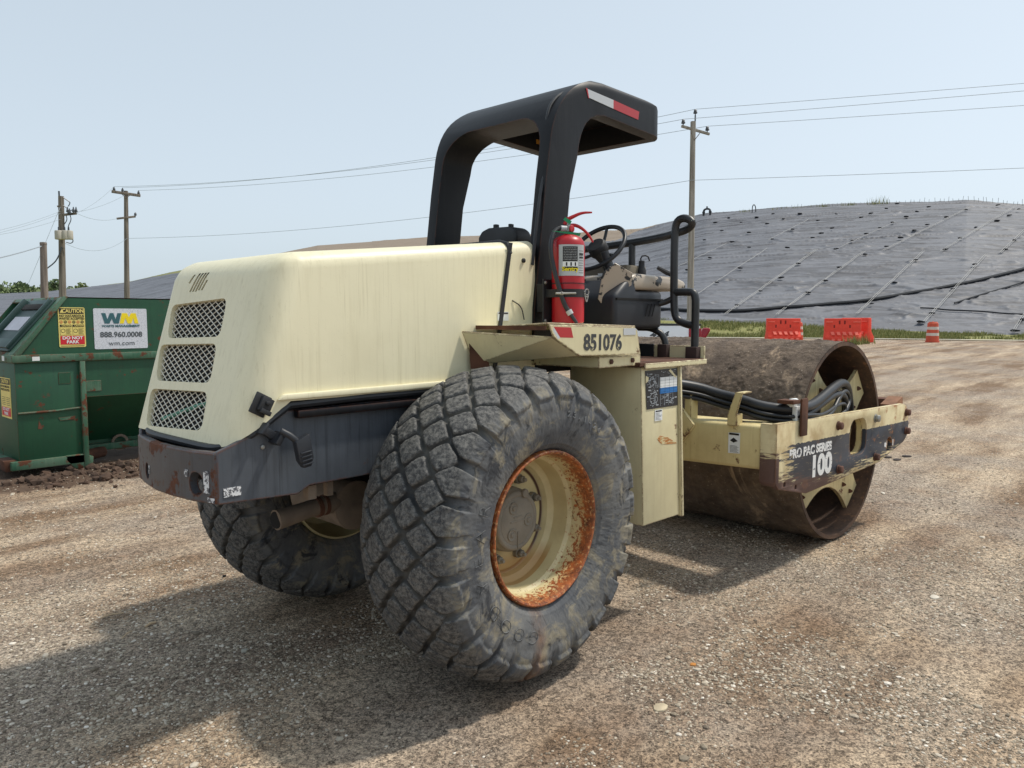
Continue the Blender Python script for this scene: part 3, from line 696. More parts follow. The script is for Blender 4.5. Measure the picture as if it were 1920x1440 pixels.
o = MB().prism([(.95,2.955),(1.20,2.945),(1.20,2.895),(.965,2.91)], 'y', -.4905, -.4885).build('reflector', mRefW, can)
MB().prism([(1.20,2.945),(1.47,2.93),(1.46,2.88),(1.20,2.895)], 'y', -.4905, -.4885).build('reflector', mRefR, can)
MB().prism([(.935,2.958),(.95,2.957),(.965,2.91),(.96,2.905)], 'y', -.4905, -.4885).build('reflector', mRefR, can)
mAm = plain('amber_label', S(170, 118, 40), .6)
MB().box((1.02,1.14), (.355,.362), (2.87,2.90)).build('warning_label', mAm, can); MB().box((1.48,1.60), (.355,.362), (2.87,2.90)).build('warning_label', mAm, can)
MB().box((.49,.61), (-.562,-.552), (1.64,1.875)).box((.52,.60), (-.555,-.487), (1.70,1.85)).build('extinguisher_bracket', mBlackM, roller, bev=.003, seg=1)
for z in (1.655,1.855): MB().lathe([(0,.009),(.006,.009),(.009,.005)], axisY(.505,-.562,z), 12).build('bolt', mSteel, roller)

# --- console, steering wheel, rails
mCov = Mt('chipped_cover', .28); mCov.col(mCov.mix(mCov.ramp(mCov.noise(6, 6, rough=.65), (.54, 0), (.56, 1)), S(172, 160, 144), S(38, 40, 44))); mCov.bump(mCov.noise(30, 3), .1, .003); mCov = mCov.m
mDash = plain('dusty_dash', S(112, 104, 90), .7, var=.2)
con = MB().prism([(1.0,1.605),(1.0,1.80),(1.12,1.89),(1.22,1.905),(1.22,1.83),(1.50,1.835),(1.50,1.605)], 'y', -.66, -.12).build('console', mBlackP, roller, bev=.03, seg=3)
MB().box((1.01,1.49), (-.668,-.655), (1.775,1.785)).build('seam_line', mDark, con)
g = MB()
for k in range(3): g.slab([(1.30+.035*k,-.664,1.68),(1.306+.035*k,-.664,1.68),(1.336+.035*k,-.664,1.755),(1.33+.035*k,-.664,1.755)], .003)
g.build('vent_slots', mDark, con)
MB().prism([(1.16,1.835),(1.16,1.915),(1.22,1.93),(1.66,1.925),(1.76,1.905),(1.79,1.87),(1.76,1.84)], 'y', -.66, -.20).build('console_cover', mCov, roller, bev=.022, seg=3)
MB().slab([(1.16,-.665,1.93),(1.05,-.62,1.985),(1.00,-.57,1.93),(.99,-.545,1.78),(1.0,-.56,1.755),(1.15,-.665,1.86)], .006).build('cover_flap', mCov, roller, bev=.002, seg=1)
MB().box((1.40,1.62), (-.46,.05), (1.83,2.00)).build('dash_panel', mDash, roller, bev=.01)
MB().slab([(1.395,-.40,1.87),(1.395,-.26,1.87),(1.398,-.24,1.955),(1.398,-.36,1.955)], .003).build('dash_decal', mWhite, roller)
SWC = Vector((1.30,-.31,2.105)); SN = Vector((-.75,0,.66)).normalized(); Sx = Vector((0,1,0)); Sy = SN.cross(Sx)
MS = frame(SWC, Sx, Sy, SN)
sw = MB(); sw.lathe([(.014*math.cos(a), .185+.014*math.sin(a)) for a in np.linspace(0, 2*math.pi, 13)[:-1]], MS, 56, closed=True)
sw = sw.build('steering_wheel', mHose, roller)
MB().lathe([(-.05,.05),(-.03,.062),(.015,.062),(.03,.052),(.032,.02),(.028,0)], MS, 28).build('wheel_hub', mBlackM, sw)
g = MB()
for a in (35, 155, 275):
    d = Sx*math.cos(R(a))+Sy*math.sin(R(a)); g.tube([SWC+d*.04-SN*.03, SWC+d*.11-SN*.022, SWC+d*.18], .010, 8, smooth=1)
g.build('spokes', mHose, sw)
kp = SWC+(Sx*-.62+Sy*.70)*.18
MB().tube([kp+Vector((0,0,.06)), kp+Vector((.03,-.02,-.05))], [.024,.026], 14).tube([kp+Vector((.03,-.02,-.05)), kp+Vector((.035,-.022,-.075))], [.022,.040,.036], 14).build('spinner_knob', mBlackP, sw)
MB().tube([SWC-SN*.05, SWC-SN*.14, (1.45,-.31,1.92)], [.05,.035,.03], 14).build('steering_column', mBlackM, roller)
MB().tube([(1.42,-.40,1.99),(1.40,-.42,1.92)], .010, 8).build('lever', mSteel, roller)
MB().tube([(1.56,-.58,1.985),(1.60,-.62,1.955),(1.64,-.66,1.93)], [.012,.016,.013], 8).build('lever', mBlackM, roller)
MB().lathe([(1.93,.03),(1.97,.03),(1.99,.02),(2.03,.018),(2.03,0)], Matrix.Translation((1.55,-.47,0)), 14).tube([(1.55,-.47,2.0),(1.55,-.46,2.06),(1.57,-.50,2.065),(1.58,-.51,2.03)], .005, 6, smooth=1).build('filler_cap', mBlackM, roller)
XR = 1.5
def rail(name, pts, r=.0235): return MB().tube(pts, r, 14, smooth=2).build(name, mRail, roller)
rail('handrail', [(XR,-.885,1.43),(XR,-.885,1.70),(XR,-.885,1.822),(XR,-.82,1.826),(XR-.0,-.74,1.826)])
rail('handrail', [(XR,-.88,1.625),(XR,-.83,1.632),(XR,-.755,1.66),(XR,-.738,1.74),(XR,-.735,2.0),(XR,-.735,2.17),(XR,-.745,2.25),(XR,-.80,2.268),(XR+.0,-.862,2.235),(XR+.05,-.80,2.20),(XR+.02,-.70,2.175),(XR,-.64,2.16),(XR,-.40,2.14),(XR,.05,2.12),(XR,.5,2.10),(XR,.62,2.06),(XR,.62,1.45)])
rail('handrail', [(XR,-.735,1.79),(XR-.02,-.66,1.755),(XR-.1,-.55,1.75)], .018)
rail('handrail', [(XR,-.43,2.14),(XR,-.43,1.83)], .022)
rail('handrail', [(XR-.02,-.50,1.61),(XR-.02,-.60,1.61),(XR,-.68,1.56),(XR,-.69,1.43)], .02)
mBrk = plain('rusty_socket', S(62, 44, 40), .8, var=.3, bump=.3)
MB().box((XR-.05,XR+.045), (-.925,-.85), (1.413,1.50)).build('rail_socket', mBrk, roller, bev=.004); MB().box((XR-.04,XR+.04), (-.715,-.65), (1.413,1.51)).build('rail_socket', mBrk, roller, bev=.004)
MB().box((XR-.01,XR+.01), (-.90,-.87), (1.50,1.56)).build('rail_socket', mRust, roller, bev=.002)

# --- front frame (yoke) and drum, articulated a little to the right
PHI = R(2.6)
MF = Matrix.Translation((3.36,-.05,0)) @ Matrix.Rotation(-PHI, 4, 'Z')
def fb(mb, name, mat, parent=roller, **k):
    o = mb.build(name, mat, parent, **k)
    if parent is roller: o.matrix_local = MF
    return o
# drum shell
NT, NY = 560, 260
th = np.linspace(0, 2*np.pi, NT, endpoint=False); yy = np.linspace(-1.067, 1.067, NY)
T2, Y2 = np.meshgrid(th, yy, indexing='ij')
edgef = np.clip((1.067-np.abs(Y2))/.06, 0, 1)
top = np.clip(np.sin(T2)*.5+.5, 0, 1)
dn = (fbm(np.cos(T2)*9+T2*3, Y2*9, 5, 2)-.42)*.030+(fbm(T2*34, Y2*40, 4, 8)-.45)*.020
Rd = .748+np.maximum(dn, 0)*edgef
V = np.stack([Rd*np.cos(T2), Y2, .75+Rd*np.sin(T2)], -1); V[...,2] = np.maximum(V[...,2], .002)
i, j = np.meshgrid(np.arange(NT), np.arange(NY-1), indexing='ij'); a = i*NY+j; b = ((i+1) % NT)*NY+j
drum = npmesh('drum', V.reshape(-1, 3), np.stack([a, a+1, b+1, b], -1).reshape(-1, 4), mMud, roller); drum.matrix_local = MF
MB().lathe([(1.068,.746),(1.068,.716),(1.06,.714),(-1.06,.714),(-1.068,.716),(-1.068,.746)], frame((0,0,.75),(1,0,0),(0,0,1),(0,-1,0)), 160, cap=False).build('drum_lining', mDrumIn, drum, ang=30)
MB().lathe([(.55,.713),(.55,.0)], frame((0,0,.75),(1,0,0),(0,0,1),(0,-1,0)), 64, cap=False).build('drum_head', mDark, drum)
MB().lathe([(-.55,.713),(-.55,.0)], frame((0,0,.75),(1,0,0),(0,0,1),(0,-1,0)), 64, cap=False).build('drum_head', mDark, drum)
def star(yl, rot):
    arms = [37, 128, 218, 310]; out = []
    for k, a in enumerate(arms):
        t1 = R(a-10+rot); t2 = R(a+11+rot); rt = .69
        P1 = np.array((rt*math.cos(t1), rt*math.sin(t1))); P2 = np.array((rt*math.cos(t2), rt*math.sin(t2)))
        out += [tuple(P1), tuple(P2)]
        b = arms[(k+1) % 4]+(360 if k == 3 else 0); t3 = R(b-10+rot); P3 = np.array((rt*math.cos(t3), rt*math.sin(t3)))
        am = (t2+t3)/2; pm = np.array((.37*math.cos(am), .37*math.sin(am))); cc = 2*pm-(P2+P3)/2
        out += [tuple((1-t)**2*P2+2*t*(1-t)*cc+t*t*P3) for t in np.linspace(0, 1, 15)[1:-1]]
    return [(x, z+.75) for x, z in out]
mCreamD = painted('cream_drum_plate', S(198, 184, 138), .6, rust=.04, edge=1, dirt=.5, streak=.4, dirtc=S(140, 122, 88))
st_ = MB().prism(star(0, 0), 'y', -.985, -.955).build('drum_bracket', mCreamD, drum, bev=.003, seg=1)
MB().prism(star(0, 45), 'y', .955, .985).build('drum_bracket', mCreamD, drum, bev=.003, seg=1)
MB().lathe([(.50,.30),(.93,.28),(.93,.16),(1.02,.15),(1.02,0)], frame((0,0,.75),(1,0,0),(0,0,1),(0,-1,0)), 36).build('drum_motor', mRust, drum)
MB().lathe([(1.0,.07),(1.15,.065),(1.16,0)], frame((-.13,0,.78),(1,0,0),(0,0,1),(0,-1,0)), 24).box((-.20,-.12), (-1.16,-1.05), (.70,.90)).build('motor_housing', mCreamD, drum, bev=.01)
for (a, rr_) in ((37,.60),(30,.44),(128,.60),(120,.45),(218,.60),(310,.60),(303,.46),(45,.45)):
    c = (rr_*math.cos(R(a)), .75+rr_*math.sin(R(a)))
    MB().lathe([(0,.020),(.012,.020),(.028,.008),(.028,0)], axisY(c[0],-.985,c[1]), 3).build('bolt', mBolt, st_)
MB().lathe([(0,.012),(.02,.01),(.02,0)], frame((.60,-.9,.40),(0,1,0),(.5,0,.86),(-.86,0,.5)), 8).build('bolt', mBolt, drum)
# side plate
sp = [(-1.31,1.012),(.88,.972),(.955,.955),(1.03,.80),(1.005,.70),(.93,.655),(.40,.550),(-.45,.520),(-.88,.506),(-1.27,.592),(-1.315,.64)]
plate = fb(MB().prism(sp, 'y', -1.20, -1.165), 'side_plate', mPlate)
def rr2(cx, cz, w_, h_, r, n=6):
    out = []
    for sx, sz, a0 in ((1,1,0),(-1,1,90),(-1,-1,180),(1,-1,270)):
        out += [(cx+sx*(w_-r)+r*math.cos(R(a0+90*k/n)), cz+sz*(h_-r)+r*math.sin(R(a0+90*k/n))) for k in range(n+1)]
    return out
hc = MB().prism(rr2(-.03,.795,.155,.135,.09), 'y', -1.4, -1.0).build('c', None); h2 = MB().lathe([(1.0,.062),(1.4,.062)], frame((.60,0,.665),(1,0,0),(0,0,1),(0,-1,0)), 24).build('c', None)
h3 = [MB().lathe([(1.0,.018),(1.4,.018)], frame((x,0,z),(1,0,0),(0,0,1),(0,-1,0)), 14).build('c', None) for x, z in ((-1.19,.612),(-1.03,.572))]
for h in [hc, h2]+h3: h.matrix_local = MF
plate.matrix_local = MF; bpy.context.view_layer.update()
def cut_local(o, cs):
    return cut(o, cs)
cut_local(plate, [hc, h2]+h3); bmod(plate, .006, 2)
hl = MB(); q = rr2(-.03,.795,.155,.135,.09); n = len(q); qi = rr2(-.03,.795,.148,.128,.085)
hl.add([(x,-1.167,z) for x, z in q]+[(x,-1.125,z) for x, z in q]+[(x,-1.125,z) for x, z in qi]+[(x,-1.167,z) for x, z in qi], [(k+ r0*n, (k+1) % n+r0*n, (k+1) % n+((r0+1) % 4)*n, k+((r0+1) % 4)*n) for k in range(n) for r0 in range(4)])
fb(hl, 'access_collar', mCreamY)
fb(MB().prism([(-1.315,1.010),(-1.275,1.010),(-1.275,.60),(-1.315,.63)], 'y', -1.195, -1.085), 'plate_flange', mPlate, bev=.012)
fb(MB().box((1.0,1.012), (-1.16,-.9), (.70,.93)).prism([(.80,.965),(.98,1.02),(1.0,.95),(1.0,.90),(.82,.9)], 'y', -1.16, -1.05), 'plate_gusset', plain('orange_rust', S(132, 94, 70), .85, var=.35, bump=.3))
fb(MB().box((1.0,1.16), (-1.05,1.15), (.74,.99)), 'front_crossbeam', mRust, bev=.006)
beam = fb(MB().add([(-1.30,-1.10,.990),(-1.30,1.12,.955),(-1.03,1.12,.955),(-1.03,-1.10,.990),(-1.30,-1.10,.705),(-1.30,1.12,.64),(-1.03,1.12,.64),(-1.03,-1.10,.705)], [(0,1,2,3),(7,6,5,4),(0,4,5,1),(1,5,6,2),(2,6,7,3),(3,7,4,0)]), 'rear_crossbeam', mCreamY, bev=.028, seg=3)
fb(MB().box((-1.3,1.15), (1.13,1.165), (.62,.98)), 'side_plate', mCreamY, bev=.005)
fb(MB().slab([(-1.34,-.44,1.06),(-1.34,-.52,1.06),(-1.34,-.62,.955),(-1.34,-.585,.90),(-1.34,-.50,.79),(-1.34,-.44,.79)], .03), 'gusset', mCreamY, bev=.004)
fb(MB().prism([(-1.80,.55),(-1.80,.80),(-1.62,.93),(-1.29,.93),(-1.29,.66),(-1.62,.52)], 'y', -.26, .26), 'hitch', mCreamY, bev=.02)
fb(MB().box((-1.29,-1.2), (-.565,-.515), (.96,1.15)), 'hose_post', mCreamY, bev=.004)
fb(MB().prism([(-.862,.975),(-.925,.975),(-.925,1.05),(-.965,1.19),(-.915,1.195),(-.862,1.04)], 'x', -1.325, -1.312).box((-1.318,-1.25), (-.93,-.918), (.975,1.05)).box((-1.315,-1.20), (-.965,-.92), (1.185,1.195)), 'hose_clamp', mCreamY, bev=.002, seg=1)
fb(MB().box((-1.02,-.93), (-1.222,-1.208), (.905,1.15)).box((-1.12,-1.02), (-1.21,-1.1), (1.12,1.145)), 'hose_bar', mRust, bev=.003)
fb(MB().lathe([(-.04,.028),(.04,.028)], frame((-1.0,-1.15,1.12),(0,1,0),(0,0,1),(1,0,0)), 10).box((-1.03,-.98), (-1.19,-1.16), (.99,1.10)), 'hose_clamp', mWhite, bev=.003)
o = fb(MB().slab([(-1.3035,-.862,.925),(-1.3035,-.945,.930),(-1.3035,-.945,.795),(-1.3035,-.862,.790)], -.0015), 'warning_decal', mWhite)
g = MB().box((-1.3070,-1.3055), (-.938,-.868), (.912,.924)).prism([(-.93,.875),(-.90,.895),(-.875,.875),(-.90,.862)], 'x', -1.3070, -1.3055)
for k in range(6): g.box((-1.3070,-1.3055), (-.937+.01*(k % 2),-.875), (.800+k*.008,.8015+k*.008))
g.build('print', mInk, o)
for x, z, mm in ((-.40,.915,mBolt),(.289,.905,mSteel),(.955,.895,mBolt),(-.373,.600,mBolt),(.31,.603,mBolt),(.965,.74,mBolt)):
    MB().lathe([(0,.033),(.008,.033),(.008,.028)], axisY(x,-1.20,z), 16).lathe([(.007,.029),(.032,.029),(.036,.022),(.036,0)], axisY(x,-1.20,z), 6).build('bolt', mm, plate, bev=.002, seg=1)
text('PRO PAC SERIES', .080, mWW, plate, side(-.815,-1.2012,.790) @ Matrix.Rotation(R(-1.0), 4, 'Z'), off=.0040, sx=1.12)
text('100', .195, mWW2, plate, side(-.655,-1.2012,.665) @ Matrix.Rotation(R(-1.0), 4, 'Z'), off=.009, sx=1.18, space=.98)
MB().box((.50,.535), (-1.2015,-1.2002), (.655,.69)).box((.675,.69), (-1.2015,-1.2002), (.65,.70)).build('lettering', mWW, plate)
# hoses
HT = [(-1.9,-.25,1.25),(-1.45,-.40,1.24),(-1.22,-.55,1.205),(-1.16,-.70,1.155),(-1.14,-.85,1.13),(-1.12,-1.0,1.09),(-1.02,-1.15,1.075),(-.80,-1.16,1.075),(-.60,-1.14,1.10),(-.28,-1.10,1.165),(-.05,-1.07,1.195),(.10,-1.05,1.16),(.20,-1.03,1.05),(.30,-1.0,.90),(.3,-.97,.75)]
def hose(off, r, end=None, cutn=None):
    pts = [(x+off[0], y+off[1], z+off[2]) for x, y, z in (HT[:cutn] if cutn else HT)]
    if end: pts = pts+end
    fb(MB().tube(pts, r, 12, smooth=2), 'hydraulic_hose', mHose)
hose((0,0,0), .034); hose((.02,.02,-.062), .026, [(-.5,-1.13,1.08),(-.25,-1.1,1.12),(0,-1.08,1.1),(.1,-1.05,.95),(.12,-1.0,.8)], 8); hose((-.02,-.02,-.075), .017, [(-.50,-1.16,.975),(-.32,-1.13,1.01),(-.12,-1.10,1.12),(.03,-1.08,1.13),(.12,-1.07,1.05),(-.02,-1.1,.98),(-.15,-1.1,.95)], 8)
hose((.0,.045,-.03), .022, [(-.45,-1.08,1.06),(-.3,-1.0,.95),(-.25,-.95,.8)], 8); hose((-.03,-.035,-.045), .012, [(-.55,-1.16,1.0),(-.2,-1.12,1.05),(.0,-1.1,1.03),(-.1,-1.09,.9)], 8)
MB().tube([(1.36,-.50,1.18),(1.42,-.55,1.30)], .055, 18).build('filler_neck', mCreamS, roller); MB().tube([(1.42,-.55,1.30),(1.435,-.562,1.328)], [.062,.062,.05], 18).lathe([(-.005,.02),(.005,.02),(.005,.01),(-.005,.01)], frame((1.50,-.6,1.31),(1,0,0),(0,0,1),(0,-1,0)), 14, closed=True).build('filler_cap', mRust, roller)
# two rusty pins near the tank bottom
# ================================================================== FIRE EXTINGUISHER
EX = Vector((.600,-.640,1.642))
ext = thing('fire_extinguisher', 'red fire extinguisher with a silver label strapped to the black canopy post of the compactor', 'fire extinguisher', Matrix.Translation(EX))
MB().lathe([(0,.078),(.006,.085),(.40,.087),(.425,.083),(.445,.068),(.458,.045),(.464,.024),(.468,.02),(.468,0)], Matrix.Identity(4), 48).build('cylinder', mRed, ext)
def arc(r, a0, a1, z0, z1, n=12):
    pts = []; 
    mb = MB(); vs = []
    for k in range(n+1):
        a = R(a0+(a1-a0)*k/n); vs += [(r*math.cos(a), r*math.sin(a), z0), (r*math.cos(a), r*math.sin(a), z1)]
    return mb.add(vs, [(2*k, 2*k+2, 2*k+3, 2*k+1) for k in range(n)])
lab = arc(.0882, 185, 285, .245, .405).build('label', mSilver, ext)
arc(.0886, 200, 252, .27, .395).build('print_panel', mInk, lab); arc(.0890, 200, 252, .292, .318).build('pictograms', mWhite, lab); 
for a in (211, 226, 241): arc(.0893, a, a+5, .295, .314, 3).build('pictogram', mInk, lab)
g = MB(); rng = random.Random(3)
for k in range(8):
    a = 203; z = .326+k*.0085
    while a < 248:
        w_ = rng.choice((3,6,10)); q = arc(.0891, a, min(a+w_, 249), z, z+.0028, 2); g.add(q.v, q.f); a += w_+1.5
g.build('print', plain('label_print', S(150,152,154), .5, bump=0), lab)
g = MB()
for k in range(10):
    q = arc(.0889, 257, 281-(k*7 % 5), .26+k*.0125, .262+k*.0125, 3); g.add(q.v, q.f)
for z in (.335,.352): q = arc(.0889, 259, 279, z, z+.008, 6); g.add(q.v, q.f)
g.build('print', mInk, lab)
tm = textmesh('Sentry', .030, ext=.0003, off=.001, sx=1.15)
for v in tm.vertices:
    a = R(226)+v.co.x/.0895; z = v.co.y+.279; r_ = .0893+v.co.z; v.co = (r_*math.cos(a), r_*math.sin(a), z)
tm.materials.clear(); finish(tm, 'lettering', mYel, lab, None)
MB().lathe([(0,.0895),(.004,.0895)], Matrix.Translation((0,0,.205)), 40).build('band', mBlackM, ext)
st2 = MB().lathe([(0,.090),(.042,.090)], Matrix.Translation((0,0,.135)), 40).box((-.09,-.05), (-.02,.09), (.135,.177)).build('strap', mBlackM, ext)
MB().tube([(-.155,-.045,.152),(-.04,-.083,.155)], .0055, 8).lathe([(-.006,.009),(.006,.009)], frame((-.12,-.056,.1525),(0,1,0),(0,0,1),(1,0,0)), 8).build('bolt', mSteel, st2)
g = MB(); c = (.098,-.05,.165)
g.lathe([(.003*math.cos(a), .016+.003*math.sin(a)) for a in np.linspace(0, 2*math.pi, 7)[:-1]], frame(c, (1,0,0), (0,0,1), (0,-1,0)), 16, closed=True)
for k in range(14):
    t = k/13; x = .02+.075*t; y = -.094+.03*t; z = .165-.05*math.sin(math.pi*min(1, t*1.02)) 
    g.lathe([(-.0015,.0045),(.0015,.0045)], frame((x,y,z),(1,0,0),(0,0,1),(0,-1,0)), 7)
g.tube([(.085,-.05,.15),(.09,-.05,.115)], .003, 6); g.tube([(.075,-.05,.14),(.11,-.05,.14)], .003, 6)
g.build('pin_chain', mSteel, ext)
vh = MB().lathe([(.46,.019),(.478,.019),(.48,.026),(.505,.024),(.51,.014),(.525,.012)], Matrix.Identity(4), 18).build('valve', mSteel, ext)
MB().lathe([(0,.019),(.008,.019),(.010,.016),(.010,0)], frame((-.005,-.024,.492),(1,0,0),(0,0,1),(-.3,-.95,0)), 20).build('gauge', mRed, vh)
m = MB(); ux = RR  # levers spread to the right, in the plane of the hose
def lv(pts, r): m.tube([(.74*a, -.67*a, z) for a, z in pts], r, 8, smooth=2)
lv([(-.02,.535),(.02,.555),(.07,.578),(.125,.580)], [.010,.010,.007,.004]); lv([(.0,.51),(.04,.515),(.09,.485),(.125,.44),(.13,.425)], [.010,.009,.006,.005]); lv([(-.02,.515),(.0,.55)], .011)
m.build('lever', mRed, vh, bev=0)
MB().tube([(-.02,.0,.492),(-.055,.028,.495),(-.095,.03,.46),(-.125,.02,.38),(-.118,.0,.28),(-.108,-.02,.20),(-.09,-.045,.10),(-.075,-.07,.055)], .0125, 10, smooth=2).build('hose', mHose, ext)
MB().tube([(-.018,.0,.492),(-.045,.015,.493)], .016, 12).build('ferrule', mSilver, ext)
MB().tube([(-.078,-.066,.066),(-.071,-.076,.045)], .0165, 12).build('ferrule', mSilver, ext)
MB().tube([(-.071,-.076,.045),(-.048,-.098,-.0)], [.010,.009], 10).tube([(-.048,-.098,0),(-.046,-.1,.0)], .009, 10).build('nozzle', mBlackP, ext)
MB().slab([(-.05,-.02,.548),(-.022,-.04,.528),(-.03,-.035,.51),(-.058,-.012,.535)], .002).slab([(-.12,.02,.475),(.03,-.05,.455),(.035,-.055,.47),(-.02,-.03,.474)], .0015).build('seal_tag', mGreenT, ext)

# ================================================================== SETTING
def sstep(a, b, x): t = np.clip((x-a)/(b-a), 0, 1); return t*t*(3-2*t)
AZT = lambda pxs: np.array([azp(p) for p in pxs])
TOE_P = [-3000,0,900,1200,1300,1450,1600,1750,1920,3500]; TOE_Z = [1.8,1.8,1.75,1.7,1.62,1.42,1.15,.95,.80,.75]; TOE_D = [120,110,62,53,52,52,52,52,52,52]
def az_of(x, y): return np.arctan2(x-CAM[0], y-CAM[1])
def terrain(x, y):
    D = np.hypot(x-CAM[0], y-CAM[1]); az = az_of(x, y)
    z = .64*np.clip((D-13)/26, 0, 1)**1.15
    zt = np.interp(az, AZT(TOE_P), TOE_Z)
    front = sstep(45.5, 53, D)*(np.abs(az-YAW) < R(80))
    return z+(zt-z)*front*.97
def ruts(x, y):
    D = np.hypot(x-CAM[0], y-CAM[1]); fade = np.clip(1-D/30, 0, 1)
    u = x*.96+y*.28; v = -x*.28+y*.96
    z = (fbm(u*.35, v*1.6, 4, 31)-.5)*.05+(fbm(x*3.2, y*3.2, 4, 33)-.5)*.022+(fbm(x*11, y*11, 3, 37)-.5)*.010
    z += (fbm(x*1.8, y*1.8, 4, 41)-.2)*.16*np.exp(-(((x-.9)/1.0)**2+((y-5.55)/.38)**2))
    keep = np.minimum(1, np.minimum(np.hypot(x/1.0, (y+.77)/.5), np.hypot((x-3.36)/.9, y/1.6)))**2
    return (z-.006)*fade*keep*(D < 60)-.012
def ground():
    rr_ = np.r_[.25, np.geomspace(.9, 12, 330), np.geomspace(12.2, 70, 110), np.geomspace(75, 1500, 22)]
    NA = 1500; th = np.linspace(0, 2*np.pi, NA, endpoint=False)
    # concentrate columns in front
    a = YAW+np.sort(np.concatenate([np.linspace(-R(48), R(48), 1180), np.linspace(R(48), R(312), 322)[1:-1]]))
    NA = len(a); A_, R_ = np.meshgrid(a, rr_, indexing='ij')
    X = CAM[0]+R_*np.sin(A_); Y = CAM[1]+R_*np.cos(A_); Z = terrain(X, Y)+ruts(X, Y)
    n = len(rr_); i, j = np.meshgrid(np.arange(NA), np.arange(n-1), indexing='ij'); p = i*n+j; q = ((i+1) % NA)*n+j
    V = np.stack([X, Y, Z], -1).reshape(-1, 3); Fc = np.stack([p, p+1, q+1, q], -1).reshape(-1, 4)
    o = npmesh('ground', V, Fc, None); return o
def m_ground():
    m = Mt('gravel_lot', .92, spec=.25); x = m.tc.outputs['Object']
    lane = m.noise(1.0, 6, m.co((.28,1.5,1), (0,0,R(-16))), .62)
    k = m.mix(m.ramp(lane, (.40, 0), (.60, 1)), S(120, 99, 79), S(178, 160, 138))
    k = m.mix(m.math('MULTIPLY', m.ramp(m.noise(.55, 6, rough=.6), (.43, 0), (.60, 1)), .65), k, S(150, 140, 129))
    k = m.mix(m.math('MULTIPLY', m.ramp(m.noise(2.3, 6, rough=.7), (.50, 0), (.66, 1)), .42), k, S(126, 102, 82))
    # grit: two scales of stones
    c1 = m.sep(m.vor(52, out='Color'))[0]; c2 = m.sep(m.vor(130, out='Color'))[0]; c3 = m.sep(m.vor(290, out='Color'))[1]
    g = m.math('ADD', m.math('MULTIPLY', c1, .34), m.math('ADD', m.math('MULTIPLY', c2, .42), m.math('MULTIPLY', c3, .34)))
    k = m.mix(1.0, k, m.ramp(g, (.20, (.24,.23,.22,1)), (.52, (.86,.86,.86,1)), (.88, (1.85,1.82,1.76,1))), 'MULTIPLY')
    sp = m.math('MULTIPLY', m.ramp(m.vor(36), (.16, 1), (.22, 0)), m.ramp(m.sep(m.vor(36, out='Color'))[2], (.82, 0), (.86, 1)))
    k = m.mix(m.math('MULTIPLY', sp, .4), k, S(206, 196, 180))
    # grass on the bank
    at = m.t.nodes.new('ShaderNodeAttribute'); at.attribute_name = 'bank'
    gr = m.mix(m.noise(.9, 5), S(96, 108, 52), S(140, 138, 84)); gr = m.mix(m.ramp(m.noise(6, 4), (.4, 0), (.7, .7)), gr, S(150, 138, 104))
    bf = m.ramp(m.math('ADD', at.outputs['Fac'], m.math('MULTIPLY', m.math('SUBTRACT', m.noise(1.6, 5), .5), .8)), (.45, 0), (.52, 1))
    k = m.mix(bf, k, gr)
    at2 = m.t.nodes.new('ShaderNodeAttribute'); at2.attribute_name = 'mud'
    mu_ = m.mix(m.noise(9, 5), S(62, 48, 40), S(112, 92, 76)); k = m.mix(m.ramp(m.math('ADD', at2.outputs['Fac'], m.math('MULTIPLY', m.math('SUBTRACT', m.noise(4, 5), .5), .7)), (.4, 0), (.6, 1)), k, mu_)
    m.col(k); m.bump(m.noise(14, 6, rough=.7), .6, .02); m.bump(m.vor(62), .55, -.008); m.bump(m.noise(150, 4, rough=.7), .8, .006); return m.m
go = ground(); tag(go, kind='structure'); go.data.materials.append(m_ground())
co_ = np.empty(len(go.data.vertices)*3, np.float32); go.data.vertices.foreach_get('co', co_); co_ = co_.reshape(-1, 3)
DD = np.hypot(co_[:,0]-CAM[0], co_[:,1]-CAM[1])
at = go.data.attributes.new('bank', 'FLOAT', 'POINT'); at.data.foreach_set('value', (sstep(44.8, 46.2, DD)).astype(np.float32))
at = go.data.attributes.new('mud', 'FLOAT', 'POINT'); at.data.foreach_set('value', (np.clip(1.5*np.exp(-(((co_[:,0]-.6)/1.7)**2+((co_[:,1]-5.75)/.55)**2)), 0, 1)+np.clip(1-np.abs(co_[:,1]-6.9)/.9, 0, 1)*(np.abs(co_[:,0]-1) < 2)).astype(np.float32))
def gz(x, y): return float(terrain(np.array(x), np.array(y))+ruts(np.array(x), np.array(y)))
def gp(px, D):
    a = azp(px); x = CAM[0]+D*math.sin(a); y = CAM[1]+D*math.cos(a); return Vector((x, y, gz(x, y)))

# pale concrete strip at the end of the lot
V = []; Fc = []
for k, a in enumerate(np.linspace(azp(1250), azp(3200), 90)):
    for D in (43.9, 44.9):
        x = CAM[0]+D*math.sin(a); y = CAM[1]+D*math.cos(a); V.append((x, y, gz(x, y)+.05))
    if k: Fc.append((2*k-2, 2*k-1, 2*k+1, 2*k))
tag(MB().add(V, Fc).build('pavement', plain('pale_concrete', S(196, 190, 178), .85, var=.1)), kind='structure')

